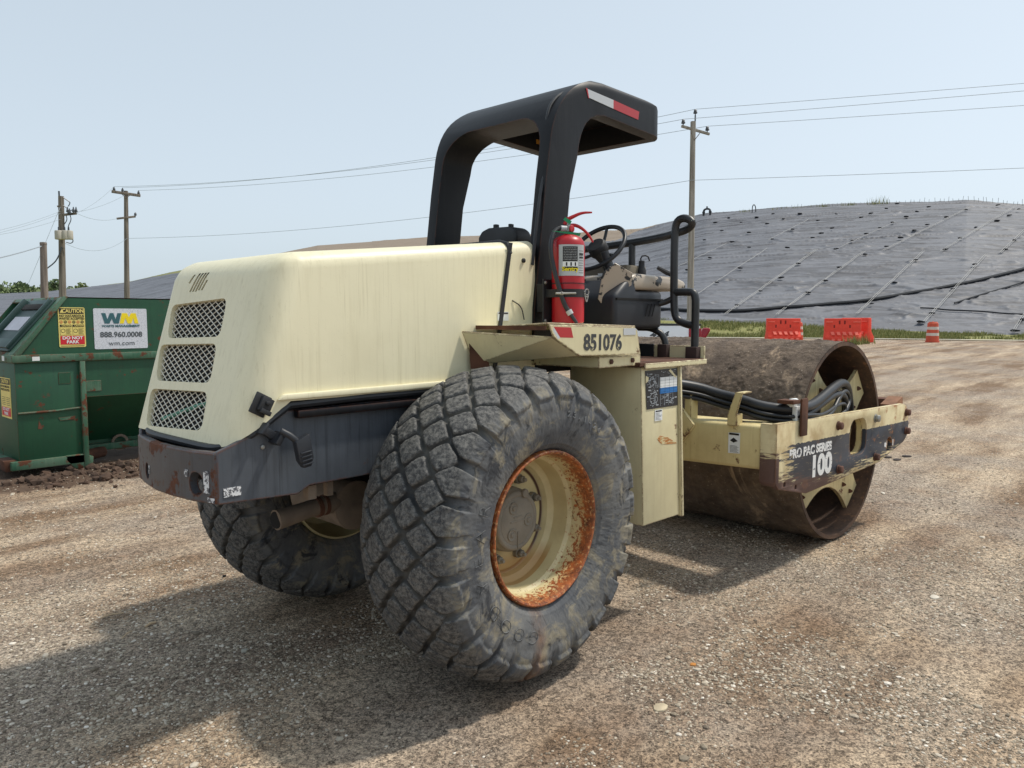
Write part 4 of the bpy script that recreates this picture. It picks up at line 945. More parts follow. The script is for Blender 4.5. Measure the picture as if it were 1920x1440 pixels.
# scattered stones
def stones(n, dmin, dmax, smin, smax, seed):
    rg = np.random.default_rng(seed)
    D = dmin+(dmax-dmin)*rg.random(n)**1.5; A = YAW+R(38)*(rg.random(n)*2-1)
    X = CAM[0]+D*np.sin(A); Y = CAM[1]+D*np.cos(A)
    dens = fbm(X*1.3, Y*1.3, 4, 77); ok = dens > .40+.12*rg.random(n); X, Y = X[ok], Y[ok]; n = len(X)
    bm = bmesh.new(); bmesh.ops.create_icosphere(bm, subdivisions=1, radius=1); bv = np.array([v.co[:] for v in bm.verts]); bf = np.array([[v.index for v in f.verts] for f in bm.faces]); bm.free()
    s = smin+(smax-smin)*rg.random(n)**2.2
    sc = np.stack([s*(.8+.6*rg.random(n)), s*(.7+.5*rg.random(n)), s*(.35+.35*rg.random(n))], -1)
    V = bv[None]*sc[:,None]*(.8+.4*rg.random((n, len(bv), 1)))
    a = rg.random(n)*6.283; c, s_ = np.cos(a)[:,None], np.sin(a)[:,None]
    V = np.stack([V[...,0]*c-V[...,1]*s_, V[...,0]*s_+V[...,1]*c, V[...,2]], -1)
    Z = terrain(X, Y)+ruts(X, Y)
    V += np.stack([X, Y, Z+sc[:,2]*.25], -1)[:,None]
    Fc = (bf[None]+np.arange(n)[:,None,None]*len(bv)).reshape(-1, 3)
    return V.reshape(-1, 3), Fc
m = Mt('stone_chips', .85, spec=.3); g_ = m.t.nodes.new('ShaderNodeNewGeometry')
m.col(m.ramp(g_.outputs['Random Per Island'], (0, S(110, 100, 88)), (.35, S(150, 138, 120)), (.7, S(180, 168, 150)), (.93, S(204, 194, 178)), (1, S(226, 218, 206)))); m.bump(m.noise(220, 3), .3, .002)
V1, F1 = stones(78000, 1.7, 6.5, .0024, .0085, 1); V2, F2 = stones(36000, 3.5, 15, .0036, .0115, 2); V3, F3 = stones(1500, 1.8, 9, .009, .020, 3)
tag(npmesh('gravel', np.vstack([V1, V2, V3]), np.vstack([F1, F2+len(V1), F3+len(V1)+len(V2)]), m.m, smooth=False), kind='stuff')

# ---------------------------------------------------------------- landfill mound
HP = [-1500,-400,0,100,240,328,450,600,805,1000,1200,1320,1450,1640,1800,1920,2300,2800,4000]
HY = [575,556,552,547,531,511,490,462,447,442,432,403,393,383,377,385,410,470,560]
HD = [300,260,230,225,210,200,190,175,165,150,125,118,112,108,105,104,100,95,90]
def mound_pt(a, t):
    aa = AZT(HP); y = np.interp(a, aa, HY); D1 = np.interp(a, aa, HD)
    off = np.tan(a-YAW); ybp = (y-720)/FPX
    # elevation of the ridge for this column
    th = np.arctan2(-ybp*1.0, 1.0)-PITCH
    tanel = np.tan(th)*np.cos(np.clip(a-YAW, -1.3, 1.3))
    zr = CAM[2]+D1*tanel
    D0 = np.interp(a, AZT(TOE_P), TOE_D); z0 = np.interp(a, AZT(TOE_P), TOE_Z)
    D = D0+(D1-D0)*t
    f = np.where(t <= 1, 1-(1-np.clip(t, 0, 1))**1.3, 1-(t-1)*.35)
    return D, z0-.12+(np.maximum(zr, z0+1)-z0+.12)*f
def mound():
    a = np.concatenate([np.linspace(YAW-R(75), YAW-R(36), 60), np.linspace(YAW-R(36), YAW+R(37), 1000)[1:], np.linspace(YAW+R(37), YAW+R(75), 60)[1:]]); t = np.r_[np.linspace(0, 1, 560), np.linspace(1, 1.6, 14)[1:]]
    A_, T_ = np.meshgrid(a, t, indexing='ij'); D, Z = mound_pt(A_, T_)
    U = A_*70; W_ = D
    w1 = fbm(U*.16, W_*.75+U*.05, 4, 51); cr = np.exp(-np.abs(w1-.5)/.018); w2 = fbm(U*.45+9, W_*1.5, 4, 57); cr2 = np.exp(-np.abs(w2-.5)/.03)
    Z = Z+(T_ < 1.0)*(cr*.05+cr2*.03+(fbm(U*.06, W_*.12, 3, 61)-.5)*.5*np.clip(T_*4, 0, 1))*np.where(A_ < azp(700), .5, 1)
    def folds(su, sw, N, wd, seed, dens, shear=0):
        nn = fbm(U*su+W_*shear*su, W_*sw, 3, seed); f = nn*N-np.floor(nn*N); k = np.clip(f/wd, 0, 1)
        h = np.where(f < wd, k*np.clip((1-k)/.22, 0, 1), 0); m_ = sstep(dens, dens+.08, fbm(U*.10, W_*.35, 3, seed+7)); return h*m_
    fz = folds(.035,.20,5,.12,101,.38)*.15+folds(.06,.34,4,.14,131,.42,.3)*.10+folds(.05,.22,4.5,.10,151,.46,-.5)*.11+folds(.12,.7,3,.22,171,.40)*.045
    Z = Z+fz*(T_ < .995)*np.clip(T_*25, 0, 1)*np.where(A_ < azp(900), .5, 1)
    X = CAM[0]+D*np.sin(A_); Y = CAM[1]+D*np.cos(A_)
    n = len(t); i, j = np.meshgrid(np.arange(len(a)-1), np.arange(n-1), indexing='ij'); p = i*n+j
    o = npmesh('hill', np.stack([X, Y, Z], -1).reshape(-1, 3), np.stack([p, p+1, p+n+1, p+n], -1).reshape(-1, 4), None)
    cap = np.interp(a, AZT([-2000,-300,0,230,260,330,450,560,600,1150,1250,3000]), [0,.0,.02,.05,.09,.2,.3,.4,.4,.4,.0,.0])
    capf = (T_ > 1-cap[:,None]-.02*fbm(U*.3, U*0, 2, 5)).astype(np.float32)*(cap[:,None] > 0)
    capf = np.maximum(capf, (T_ > .997))
    brown = np.broadcast_to(np.interp(a, AZT([0,400,560,1200,3000]), [0,0,1,1,.2])[:,None], T_.shape)
    for nme, d in (('cap', capf), ('brown', brown), ('uu', U), ('ww', W_)):
        at = o.data.attributes.new(nme, 'FLOAT', 'POINT'); at.data.foreach_set('value', np.ascontiguousarray(d, np.float32).ravel())
    return o
def m_liner():
    m = Mt('plastic_liner', .36, spec=.6)
    def A(nm):
        n = m.t.nodes.new('ShaderNodeAttribute'); n.attribute_name = nm; return n.outputs['Fac']
    cmb = m.t.nodes.new('ShaderNodeCombineXYZ'); m.L(A('uu'), cmb.inputs[0]); m.L(A('ww'), cmb.inputs[1]); uv = cmb.outputs[0]
    def mp(sc, rot=0):
        n = m.t.nodes.new('ShaderNodeMapping'); m.L(uv, n.inputs[0]); n.inputs['Scale'].default_value = sc; n.inputs['Rotation'].default_value = (0,0,rot); return n.outputs[0]
    base = m.mix(m.ramp(m.noise(1.0, 5, mp((.12,.5,1))), (.35, 0), (.65, 1)), S(84, 86, 93), S(104, 106, 113))
    base = m.mix(m.ramp(m.noise(1.0, 4, mp((.9,4.5,1)), .6), (.36, .5), (.5, 0)), base, S(76, 77, 83))
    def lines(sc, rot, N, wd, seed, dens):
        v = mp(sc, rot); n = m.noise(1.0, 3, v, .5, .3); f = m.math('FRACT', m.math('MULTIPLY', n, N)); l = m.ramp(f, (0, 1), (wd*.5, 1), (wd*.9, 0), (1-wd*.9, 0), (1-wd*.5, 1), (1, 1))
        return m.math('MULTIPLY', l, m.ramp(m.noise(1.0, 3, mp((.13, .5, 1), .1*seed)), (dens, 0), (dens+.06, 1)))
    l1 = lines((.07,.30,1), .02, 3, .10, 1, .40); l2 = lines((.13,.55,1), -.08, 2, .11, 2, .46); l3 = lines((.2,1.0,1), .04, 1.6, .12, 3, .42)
    fold_shade = m.math('MAXIMUM', m.math('MAXIMUM', l1, l2), m.math('MULTIPLY', l3, .5))
    base = m.mix(m.math('MULTIPLY', fold_shade, .75), base, S(60, 61, 67))  # shade of the liner folds painted into the colour as dark lines
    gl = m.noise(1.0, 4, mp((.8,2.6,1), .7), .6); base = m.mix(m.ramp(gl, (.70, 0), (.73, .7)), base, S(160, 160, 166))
    soil = m.mix(A('brown'), m.mix(m.noise(.8, 5), S(88, 96, 52), S(134, 130, 84)), m.mix(m.noise(.6, 5), S(118, 104, 90), S(142, 128, 112)))
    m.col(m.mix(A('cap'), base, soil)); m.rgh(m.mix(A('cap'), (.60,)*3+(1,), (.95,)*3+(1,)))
    m.bump(m.noise(1.0, 5, mp((.5,2.4,1)), .6), .22, .08)
    return m.m
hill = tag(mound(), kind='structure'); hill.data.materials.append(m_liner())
def on_hill(px, py, lift=.12):
    """where the sight line of a pixel meets the mound"""
    a = azp(px); best = None
    for t in np.linspace(0.0, 1.0, 240):
        D, z = mound_pt(np.array(a), np.array(t)); P = np.array([CAM[0]+D*math.sin(a), CAM[1]+D*math.cos(a), float(z)+lift])
        d = P-CAM; y = 720-FPX*(d@UU)/(d@VV)
        if y <= py: best = P; break
    return Vector(best if best is not None else P)
c3 = lambda q: (1240+q[0]/2.8235, 340+q[1]/2.8235)
mRope = plain('pale_rope', S(176, 174, 170), .7, bump=0); mBag = plain('sandbag', S(36, 37, 42), .8, var=.3); mFold = plain('liner_fold_black', S(30, 31, 36), .5, var=.2)
ropes = [((180,600),(545,355)),((330,705),(800,360)),((600,705),(1050,370)),((1020,705),(1360,370)),((1380,745),(1690,385)),((1150,365),(1600,130)),((1450,370),(1830,130)),((1760,380),(1920,220)),((900,360),(1210,215)),((1850,800),(1990,560)),((550,310),(760,200)),((20,480),(330,330))]
for p, q in ropes:
    for dx in ((0,) if p[0] in (180,900,550,20) else (0, 10)):
        pts = [on_hill(*c3((p[0]+dx+(q[0]-p[0])*t, p[1]+(q[1]-p[1])*t)), lift=.22) for t in np.linspace(0, 1, 22)]
        tag(MB().tube(pts, .015, 5).build('rope', mRope), 'pale rope lying up the grey plastic liner slope between rows of sandbags', 'rope', 'ropes holding down the liner')
bags = [(405,460),(285,535),(710,435),(622,510),(515,580),(395,658),(925,458),(855,525),(765,592),(650,665),(1058,388),(1325,415),(1220,535),(1103,650),(1635,438),(1525,570),(1422,703),(1365,745),(1477,360),(1552,300),(1632,243),(1803,180),(1850,147),(1793,360),(1835,312),(1903,243),(1168,345),(1240,300),(1310,260),(1377,230),(1475,190),(1575,150),(905,358),(988,315),(1060,277),(1130,245),(1195,218),(1265,187),(1320,160),(780,300),(825,275),(880,248),(805,207),(900,172),(1030,190),(1160,143),(1080,170),(570,305),(675,255),(450,350),(650,352),(245,403),(360,320),(215,310),(305,262),(447,270),(340,193),(405,218),(540,225),(625,198),(485,190),(710,170),(570,172),(1740,208),(1215,118),(1380,135),(1740,125),(1900,733),(1865,795),(130,470),(270,218)]
bm = bmesh.new(); bmesh.ops.create_icosphere(bm, subdivisions=2, radius=1)
for v in bm.verts: v.co = Vector((v.co.x*.42, v.co.y*.24, v.co.z*.15))*(1+.15*math.sin(9*v.co.x+5*v.co.y))
me = bpy.data.meshes.new('sandbag'); bm.to_mesh(me); bm.free(); me.materials.append(mBag); me.polygons.foreach_set('use_smooth', [True]*len(me.polygons))
for k, b in enumerate(bags):
    o = bpy.data.objects.new('sandbag', me); C.objects.link(o); o.location = on_hill(*c3(b), lift=.20); o.rotation_euler = (R(-14), R(random.uniform(-8, 8)), -YAW+random.uniform(-.5, .5))
    sc = random.uniform(.38, .62); o.scale = (sc, sc, sc*.8)
    tag(o, 'small black sandbag weighing down the grey liner on the slope', 'sandbag', 'sandbags on the liner')
for lab, pts, r in (('long black fold of liner crossing the lower slope from left to right', [(-60,678),(60,682),(180,686),(400,686),(520,678),(650,665),(780,660),(900,650),(1010,640),(1110,628),(1200,612),(1300,595),(1420,575),(1535,550),(1640,528),(1750,500),(1840,480),(1960,445)], .12), ('short black fold of liner rising to the right edge below the long one', [(1540,645),(1650,610),(1790,570),(1850,550),(1960,508)], .06), ('thin black fold of liner near the foot of the slope at right', [(1360,670),(1430,676),(1500,681),(1600,690),(1700,692),(1800,705),(1960,712)], .05)):
    tag(MB().tube([on_hill(*c3(p), lift=.12) for p in pts], r, 7, smooth=2).build('liner_fold', mFold), lab, 'liner fold')
# gas well pipes on the ridge
P = on_hill(1314, 404); Q = on_hill(1326, 403)
w_ = (Q-P)
tag(MB().tube([P-Vector((0,0,.6)), P+Vector((0,0,.6)), P+Vector((0,0,.75))+w_*.15, P+w_*.5+Vector((0,0,.85)), P+w_*.85+Vector((0,0,.75)), Q+Vector((0,0,.6)), Q-Vector((0,0,.6))], .14, 8, smooth=1).tube([P+Vector((0,0,.25)), P+Vector((0,0,.5))], .2, 8).tube([Q+Vector((0,0,.25)), Q+Vector((0,0,.5))], .2, 8).tube([P+w_*.5+Vector((0,0,.85)), P+w_*.5+Vector((0,0,1.15))], .10, 8).build('gas_well', mHose), 'black arched gas well pipe standing on the liner ridge beside the tall pole', 'gas pipe')
P = on_hill(1403.5, 399)
tag(MB().tube([P-Vector((0,0,.3)), P+Vector((0,0,.8)), P+Vector((.15,-.15,1.05)), P+Vector((.3,-.3,.75)), P+Vector((.32,-.32,.05))], .06, 6, smooth=2).build('vent_pipe', mHose), 'thin black hooked vent pipe alone on the liner ridge', 'vent pipe')
# marker stakes on the skyline
mStk = plain('stake', S(150, 150, 146), .7, bump=0)
me0 = None
for k, px in enumerate(np.concatenate([np.arange(1478, 1920, 9.0), np.arange(1925, 2000, 12)])):
    P = on_hill(px+random.uniform(-2, 2), float(np.interp(px, HP, HY))+1.2, lift=0)
    if me0 is None:
        o = MB().tube([(0,0,-.2),(0,0,.55)], .02, 5).build('marker_stake', mStk); me0 = o.data
    else: o = bpy.data.objects.new('marker_stake', me0); C.objects.link(o)
    o.location = P; o.rotation_euler = (random.uniform(-.15,.15), random.uniform(-.15,.15), 0); o.scale = (1,1,random.uniform(.6,1.2))
    tag(o, 'short thin stake sticking up along the top edge of the liner', 'stake', 'stakes along the liner ridge')

# ---------------------------------------------------------------- plants
def leafmesh(name, pts, size, mat, seed, parent=None, up=.3):
    rg = np.random.default_rng(seed); n = len(pts); s = size*(.6+.8*rg.random(n))
    a = rg.normal(size=(n, 3)); a /= np.linalg.norm(a, axis=1)[:,None]; b = np.cross(a, rg.normal(size=(n, 3))); b /= np.linalg.norm(b, axis=1)[:,None]
    V = np.stack([pts-a*s[:,None]-b*s[:,None]*.6, pts+a*s[:,None]-b*s[:,None]*.6, pts+a*s[:,None]+b*s[:,None]*.6, pts-a*s[:,None]+b*s[:,None]*.6], 1).reshape(-1, 3)
    return npmesh(name, V, np.arange(4*n).reshape(-1, 4), mat, parent, smooth=False)
def m_leaf(name, a, b):
    m = Mt(name, .7, spec=.2); g = m.t.nodes.new('ShaderNodeNewGeometry'); m.col(m.ramp(g.outputs['Random Per Island'], (0, a), (1, b))); return m.m
mLeaf = m_leaf('tree_leaves', S(78, 94, 66), S(126, 140, 98)); mLeaf2 = m_leaf('tree_leaves_light', S(98, 112, 74), S(146, 154, 108)); mBark = plain('bark', S(84, 74, 64), .9, var=.3)
TR = [(6,530,6.5,0),(30,529,6,0),(52,534,5.5,0),(72,537,4.5,1),(94,531,4.5,0),(113,524,5.5,0),(133,534,4.5,0),(162,532,4,1),(184,538,4,1),(205,537,3,1)]
TL_ = ['dark green tree at the far left end of the distant tree line','round tree left of the stub pole','tree just left of the stub pole','low light green tree between the stub pole and transformer pole','dark tree immediately left of the transformer pole','tallest tree, directly behind the transformer pole','dark tree just right of the transformer pole','pale bushy tree between the two wired poles','low pale tree at the end of the tree line','smallest pale bush left of the twin arm pole']
for k, (px, py, r_, kd) in enumerate(TR):
    D = 262.0; T = px2(px, py, D); zb = 5.0; H_ = T[2]-zb
    rg = np.random.default_rng(100+k); pts = []
    for c in range(16):
        cc = rg.normal(size=3)*[.5,.5,.42]*r_; cc = np.clip(cc, -r_*.9, r_*.9); rad = r_*(.28+.3*rg.random())
        p = rg.normal(size=(210, 3)); p /= np.linalg.norm(p, axis=1)[:,None]; p *= rad*(rg.random((210, 1))**.4); pts.append(p+cc)
    pts = np.vstack(pts); pts[:,2] += T[2]-pts[:,2].max(); pts = pts[pts[:,2] > T[2]-2.3*r_]
    pts[:,0] += T[0]; pts[:,1] += T[1]
    t = thing('tree', TL_[k], 'tree', Matrix.Translation((T[0], T[1], zb)), 'trees of the distant tree line')
    cr = leafmesh('crown', pts-np.array([T[0], T[1], zb]), .42, mLeaf2 if kd else mLeaf, k, t)
    tr = MB().tube([(0,0,-1),(.2,0,H_*.3),(0,.1,H_*.75)], [.35,.25,.1], 7)
    for a in range(5): tr.tube([(0,0,H_*.35+a*.4),(math.cos(a*2.1)*r_*.5, math.sin(a*2.1)*r_*.5, H_*.62+a*.4)], [.14,.05], 5)
    tr.build('trunk', mBark, t)
# grass on the bank and weeds on the ridge
def blades(name, P, h, wd, mat, seed):
    rg = np.random.default_rng(seed); n = len(P); hh = h*(.4+.9*rg.random(n)); a = rg.random(n)*6.283; l = (rg.random((n, 2))-.5)*hh[:,None]*.7
    dx = np.stack([np.cos(a), np.sin(a), 0*a], -1)*wd*(.6+.8*rg.random(n))[:,None]
    V = np.stack([P-dx, P+dx, P+np.concatenate([l, hh[:,None]], 1)], 1).reshape(-1, 3)
    return npmesh(name, V, np.arange(3*n).reshape(-1, 3), mat, smooth=False)
mGrass = m_leaf('bank_grass', S(84, 100, 46), S(172, 164, 112))
rg = np.random.default_rng(5); n = 60000; D = 45.2+8.2*rg.random(n); px_ = 1180+(2300-1180)*rg.random(n); A = np.array([azp(p) for p in px_]); X = CAM[0]+D*np.sin(A); Y = CAM[1]+D*np.cos(A)
dn = fbm(X*.5, Y*.5, 4, 8); ok = dn > .40+.1*rg.random(n)-.06*(px_ < 1450); X, Y, D, dn = X[ok], Y[ok], D[ok], dn[ok]; P = np.stack([X, Y, terrain(X, Y)+ruts(X, Y)-.02], -1)
tag(blades('grass', P, .20, .024, mGrass, 6), kind='stuff')
for k, (px, n_, s_) in enumerate([(1455,40,.5),(1480,25,.4),(1533,70,.5),(1583,80,.5),(1636,60,.6),(1390,35,.45),(1500,20,.4)]):
    P = on_hill(px, float(np.interp(px, HP, HY))+1.5, lift=0); rg = np.random.default_rng(k); q = np.zeros((n_, 3)); q[:,0] = rg.normal(size=n_)*s_; q[:,1] = rg.normal(size=n_)*s_
    pos = q+np.array(P); o = blades('weed', q, .45 if k != 4 else .95, .035, mGrass, 20+k); o.location = P
    tag(o, ['low weeds on the ridge nearest the hooked vent pipe','thin low weeds on the liner ridge, second tuft right of the vent','dark low tuft of weeds mid ridge','wider tuft of weeds left of the tallest one','tallest leggy weed tuft on the liner ridge','faint tuft of weeds just left of the vent pipe','sparse tuft of weeds between two larger tufts'][k], 'weed', 'weeds on the ridge')
for k, (px, D, n_) in enumerate([(1600,36.8,150),(1622,37.6,60)]):
    b = gp(px, D); rg = np.random.default_rng(60+k); q = np.zeros((n_, 3)); q[:,0] = rg.normal(size=n_)*.22; q[:,1] = rg.normal(size=n_)*.15
    o = blades('weed', q, .38, .02, mGrass, 70+k); o.location = b; tag(o, ['bushy green weed growing at the foot of the paired orange barriers','small weed at the right foot of the paired orange barriers'][k], 'weed', 'weeds by the barriers')
# ---------------------------------------------------------------- poles and wires
mWood = Mt('weathered_pole', .85); mWood.col(mWood.mix(mWood.ramp(mWood.noise(1.0, 5, mWood.co((9,9,.5))), (.35,0),(.65,1)), S(118,112,102), S(164,158,148))); mWood.bump(mWood.noise(1.0, 4, mWood.co((14,14,.8))), .6, .02); mWood = mWood.m
mWoodD = Mt('brown_pole', .85); mWoodD.col(mWoodD.mix(mWoodD.ramp(mWoodD.noise(1.0, 5, mWoodD.co((9,9,.5))), (.35,0),(.65,1)), S(92,84,77), S(136,126,116))); mWoodD = mWoodD.m
mIns = plain('insulator', S(66, 72, 80), .4); mWire = plain('cable_metal', S(150, 160, 168), .6, bump=0); mCan = plain('transformer_can', S(176, 170, 158), .6, var=.1)
def pole(label, px, py, pxb, D, r0, r1, mat, grp='utility poles'):
    T = Vector(px2(px, py, D)); b = gp(pxb, D); b.z -= .3
    t = thing('utility_pole', label, 'utility pole', Matrix.Translation(b), grp)
    MB().tube([(0,0,0), (T-b)*.5, T-b], [r0, (r0+r1)/2, r1], 14).build('pole', mat, t)
    return t, b, T
W_TO = {}
right = Vector((RR[0], RR[1], 0))
t3, b3, T3 = pole('tall grey weathered utility pole with one cross arm in front of the liner slope', 1299.5, 228, 1293, 46, .20, .145, mWood)
A1 = Vector(px2(1278, 236.5, 45.6)); A2 = Vector(px2(1330, 251.5, 46.6))
d_ = (A2-A1).normalized()
def arm(t, b, A1, A2, name='cross_arm', h=.14, wd=.11):
    d = (A2-A1).normalized(); u = Vector((0,0,1)); s_ = d.cross(u).normalized(); L_ = (A2-A1).length
    return MB().box((0, L_), (-wd/2, wd/2), (-h/2, h/2), frame(tuple(A1-b), tuple(d), tuple(s_), tuple(d.cross(s_)*-1))).build(name, mWoodD if t is not t3 else mWood, t, bev=.01)
arm(t3, b3, A1, A2)
def insul(t, b, P, h=.34):
    P = P-b; MB().lathe([(0,.03),(.08,.03),(.1,.11),(.16,.12),(.2,.08),(.24,.1),(.3,.07),(h,.03)], Matrix.Translation(P), 10).build('insulator', mIns, t); return P+b+Vector((0,0,h))
w1 = insul(t3, b3, Vector(px2(1281, 235, 45.7))); w2 = insul(t3, b3, Vector(px2(1326, 248, 46.5)))
MB().box((-.03,.03), (-.03,.03), (-1.1,.35), Matrix.Translation(T3-b3+right*.12)).build('pin_bracket', mIns, t3); w0 = insul(t3, b3, T3+right*.12+Vector((0,0,.35)))
for s_, q in ((-1,(1295,247)),(1,(1312,250))): MB().tube([Vector(px2(q[0], q[1], 45.9))-b3, Vector(px2(1302, 263, 45.85))-b3], .025, 6).build('brace', mWoodD, t3)
t2, b2, T2_ = pole('brown utility pole with two cross arms left of the compactor hood', 236.2, 358, 240.8, 74, .24, .16, mWoodD)
A1 = Vector(px2(209.5, 359, 73.6)); A2 = Vector(px2(263, 367, 74.2)); arm(t2, b2, A1, A2, h=.22, wd=.18)
B1 = Vector(px2(219, 410, 73.6)); B2 = Vector(px2(254, 406, 74)); arm(t2, b2, B1, B2, h=.17)
for q in ((229,366),(240,366)): pass
MB().tube([Vector(px2(228, 363, 73.8))-b2, Vector(px2(236, 371, 73.8))-b2], .04, 6).tube([Vector(px2(245, 365, 73.8))-b2, Vector(px2(236, 371, 73.8))-b2], .04, 6).build('brace', mWoodD, t2)
v1 = insul(t2, b2, Vector(px2(214, 359, 73.7)), .4); v2 = insul(t2, b2, Vector(px2(260, 366, 74.2)), .4); v0 = insul(t2, b2, Vector(px2(230, 361, 73.9)), .4); v3 = insul(t2, b2, B2, .35)
t1, b1, T1 = pole('utility pole with transformer cans, left of the brown pole with two cross arms', 114.5, 368, 121, 70, .27, .20, mWoodD)
MB().box((-.05,.05), (-.05,.05), (-.3,.4), Matrix.Translation(T1-b1-right*.15)).build('pin', mIns, t1)
arm(t1, b1, Vector(px2(118, 403, 69.8)), Vector(px2(144, 400, 69.8)), h=.18)
for px, py in ((127,398),(131,401),(138,398),(143,398)): insul(t1, b1, Vector(px2(px, py+2, 69.6)), .5)
arm(t1, b1, Vector(px2(107, 387, 69.9)), Vector(px2(119, 386, 69.9)), h=.12)
for px in (110.5, 122.5, 130):
    P = Vector(px2(px, 449, 69.2))-b1; c_ = MB().lathe([(0,.25),(.04,.28),(.62,.28),(.68,.25),(.7,.05),(.7,0)], Matrix.Translation(P), 18).build('transformer', mCan, t1, bev=.01); MB().lathe([(.68,.05),(.95,.04),(.97,0)], Matrix.Translation(P), 8).build('bushing', mIns, c_)
P = lambda px, py, D=69.7: Vector(px2(px, py, D))-b1
for pts in ([(118,370),(128,377),(132,380),(128,387)],[(118,385),(124,389),(131,396),(138,392),(143,396)],[(124,404),(126,412),(121,420)],[(131,402),(134,412),(127,425),(128,438)],[(134,446),(138,452),(133,457),(124,454)],[(116,463),(110,480),(103,492),(87,504)]):
    MB().tube([P(*q) for q in pts], .035 if pts[0] != (116,463) else .05, 5, smooth=2).build('jumper_wire', mIns, t1)
t0 = thing('utility_pole', 'short thick brown stub pole, leftmost and shortest of the poles behind the dumpster', 'utility pole', Matrix.Translation(gp(86, 40)), 'utility poles'); b0 = gp(86, 40); T0 = Vector(px2(81.2, 457, 40))
MB().tube([(0,0,-.3), T0-b0], [.17,.135], 14).lathe([(-.02,.15),(.06,.14),(.08,0)], Matrix.Translation(T0-b0), 12).build('pole', mWoodD, t0)
def wire(label, A, B, sag=.6, r=.013, n=24):
    A, B = Vector(A), Vector(B)
    if 'right' in label and 'off' in label or 'right edge' in label: B = A+(B-A)*2.6; sag *= 1.5; n = 60
    pts = [A.lerp(B, t)-Vector((0,0,sag*4*t*(1-t))) for t in np.linspace(0, 1, n)]
    tag(MB().tube(pts, r, 5).build('power_line', mWire), label, 'power line')
wire('top power line from the grey pole off to the right', w0, px2(2400, 104, 52), .2); wire('second power line from the grey pole cross arm off to the right', w1, px2(2400, 116, 51), .2); wire('third power line from the right end of the cross arm off to the right', w2, px2(2400, 152, 53), .2)
wire('upper power line between the grey pole pin and the brown two arm pole', w0, v0, .9, .013, 40); wire('middle power line between the grey pole cross arm and the brown two arm pole', w1, v1, .8, .013, 40); wire('lower of three power lines between the two wooden cross arms', w2, v2, .7, .013, 40)
n3 = Vector(px2(1297, 338, 45.8)); n2 = Vector(px2(238, 447, 73.8))
wire('single low neutral line between the grey pole and the brown two arm pole', n3, n2, .7, .013, 40); wire('low neutral line from the grey pole to the right edge', n3, px2(2400, 276, 52), .3)
wire('line from the brown two arm pole to the transformer pole, top', v1, px2(145, 399, 69.6), .2); wire('line between brown two arm pole and transformer pole, second', px2(234, 366, 73.8), px2(141, 398, 69.6), .2); wire('line between brown two arm pole lower cross arm and transformer pole', px2(219, 410, 73.6), px2(144, 400, 69.6), .3); wire('lowest sagging line between the brown two arm pole and transformer pole', n2, px2(122, 456, 69.7), .8)
wire('upper line from the transformer pole to the left edge', px2(114, 396, 69.8), px2(-120, 452, 60), .3); wire('middle line from the transformer pole to the left edge', px2(114, 400, 69.8), px2(-120, 457, 60), .3); wire('lower line from the transformer pole to the left edge', px2(114, 411, 69.8), px2(-120, 453, 60), .3); wire('thick low wire from the stub pole top to the left edge', px2(80, 461, 40), px2(-120, 505, 34), .1, .028); wire('steep guy wire from the transformer pole down past the stub pole', px2(113, 388, 69.8), px2(54, 530, 66), 0, .02)

# ================================================================== DUMPSTER
mDG = painted('dumpster_green', S(30, 80, 55), .5, rust=.05, chips=.015, edge=.9, dirt=.45, streak=.3, dirtc=S(24, 58, 44), erad=.012)
mDG2 = painted('dumpster_green_scraped', S(44, 92, 68), .55, rust=.12, edge=1, dirt=.6, streak=.3, dirtc=S(110, 128, 108), chips=.07, erad=.012)
mLid = plain('dumpster_lid_plastic', S(36, 62, 60), .5, var=.15)
dp = thing('dumpster', 'large green steel dumpster with caution and company signs behind the compactor rear', 'dumpster', Matrix.Translation((1.0, 7.0, 0)))
D0 = Matrix.Translation((-1.0, -7.0, 0))
def db(mb, name, mat, parent=dp, **k):
    o = mb.build(name, mat, parent, **k)
    if parent is dp: o.matrix_local = D0
    return o
YF, YB = 6.077, 7.95; XE = 3.2
m = MB().prism([(-.28,1.27),(.232,1.906),(XE,1.906),(XE,1.27)], 'y', YF, YF+.012)
db(m, 'upper_side', mDG); m = MB().prism([(-.28,1.27),(.232,1.906),(XE,1.906),(XE,1.27)], 'y', YB-.012, YB)
db(m, 'upper_side', mDG)
db(MB().box((.232, XE), (YF+.0, YB), (1.895, 1.908)), 'top_plate', mDG2)
db(MB().slab([(-.285,YF-.012,1.29),(-.22,YF-.012,1.29),(.262,YF-.012,1.915),(.205,YF-.012,1.915)], .02), 'corner_bead', mDG2, bev=.006)
# lid end: frame strips round the opening, two plastic lids
sn = Vector((-.765,0,.643)); su = Vector((.643,0,.765))
def sp_(y, u, d=0): return tuple(Vector((-.28, y, 1.285))+su*u+sn*d)
def sbox(y0, y1, u0, u1, d0, d1): 
    return [sp_(y, u, d) for d in (d0, d1) for y, u in ((y0,u0),(y1,u0),(y1,u1),(y0,u1))], [(0,3,2,1),(4,5,6,7),(0,1,5,4),(1,2,6,5),(2,3,7,6),(3,0,4,7)]
def sb(mb, *a): v, f = sbox(*a); return mb.add(v, f)
m = MB(); sb(m, YF+.012, YF+.19, 0, .81, -.01, .01); sb(m, YF+.19, YB, .76, .81, -.01, .012); sb(m, YF+.19, YB, 0, .03, -.01, .012); db(m, 'hopper_frame', mDG2, bev=.003)
m = MB(); sb(m, YF+.20, YF+1.12, .03, .76, .0, .035); lid = db(m, 'lid', mLid, bev=.012)
m = MB(); sb(m, YF+.28, YF+1.0, .60, .68, .036, .052); m.build('lid_groove', mDark, lid, bev=.003)
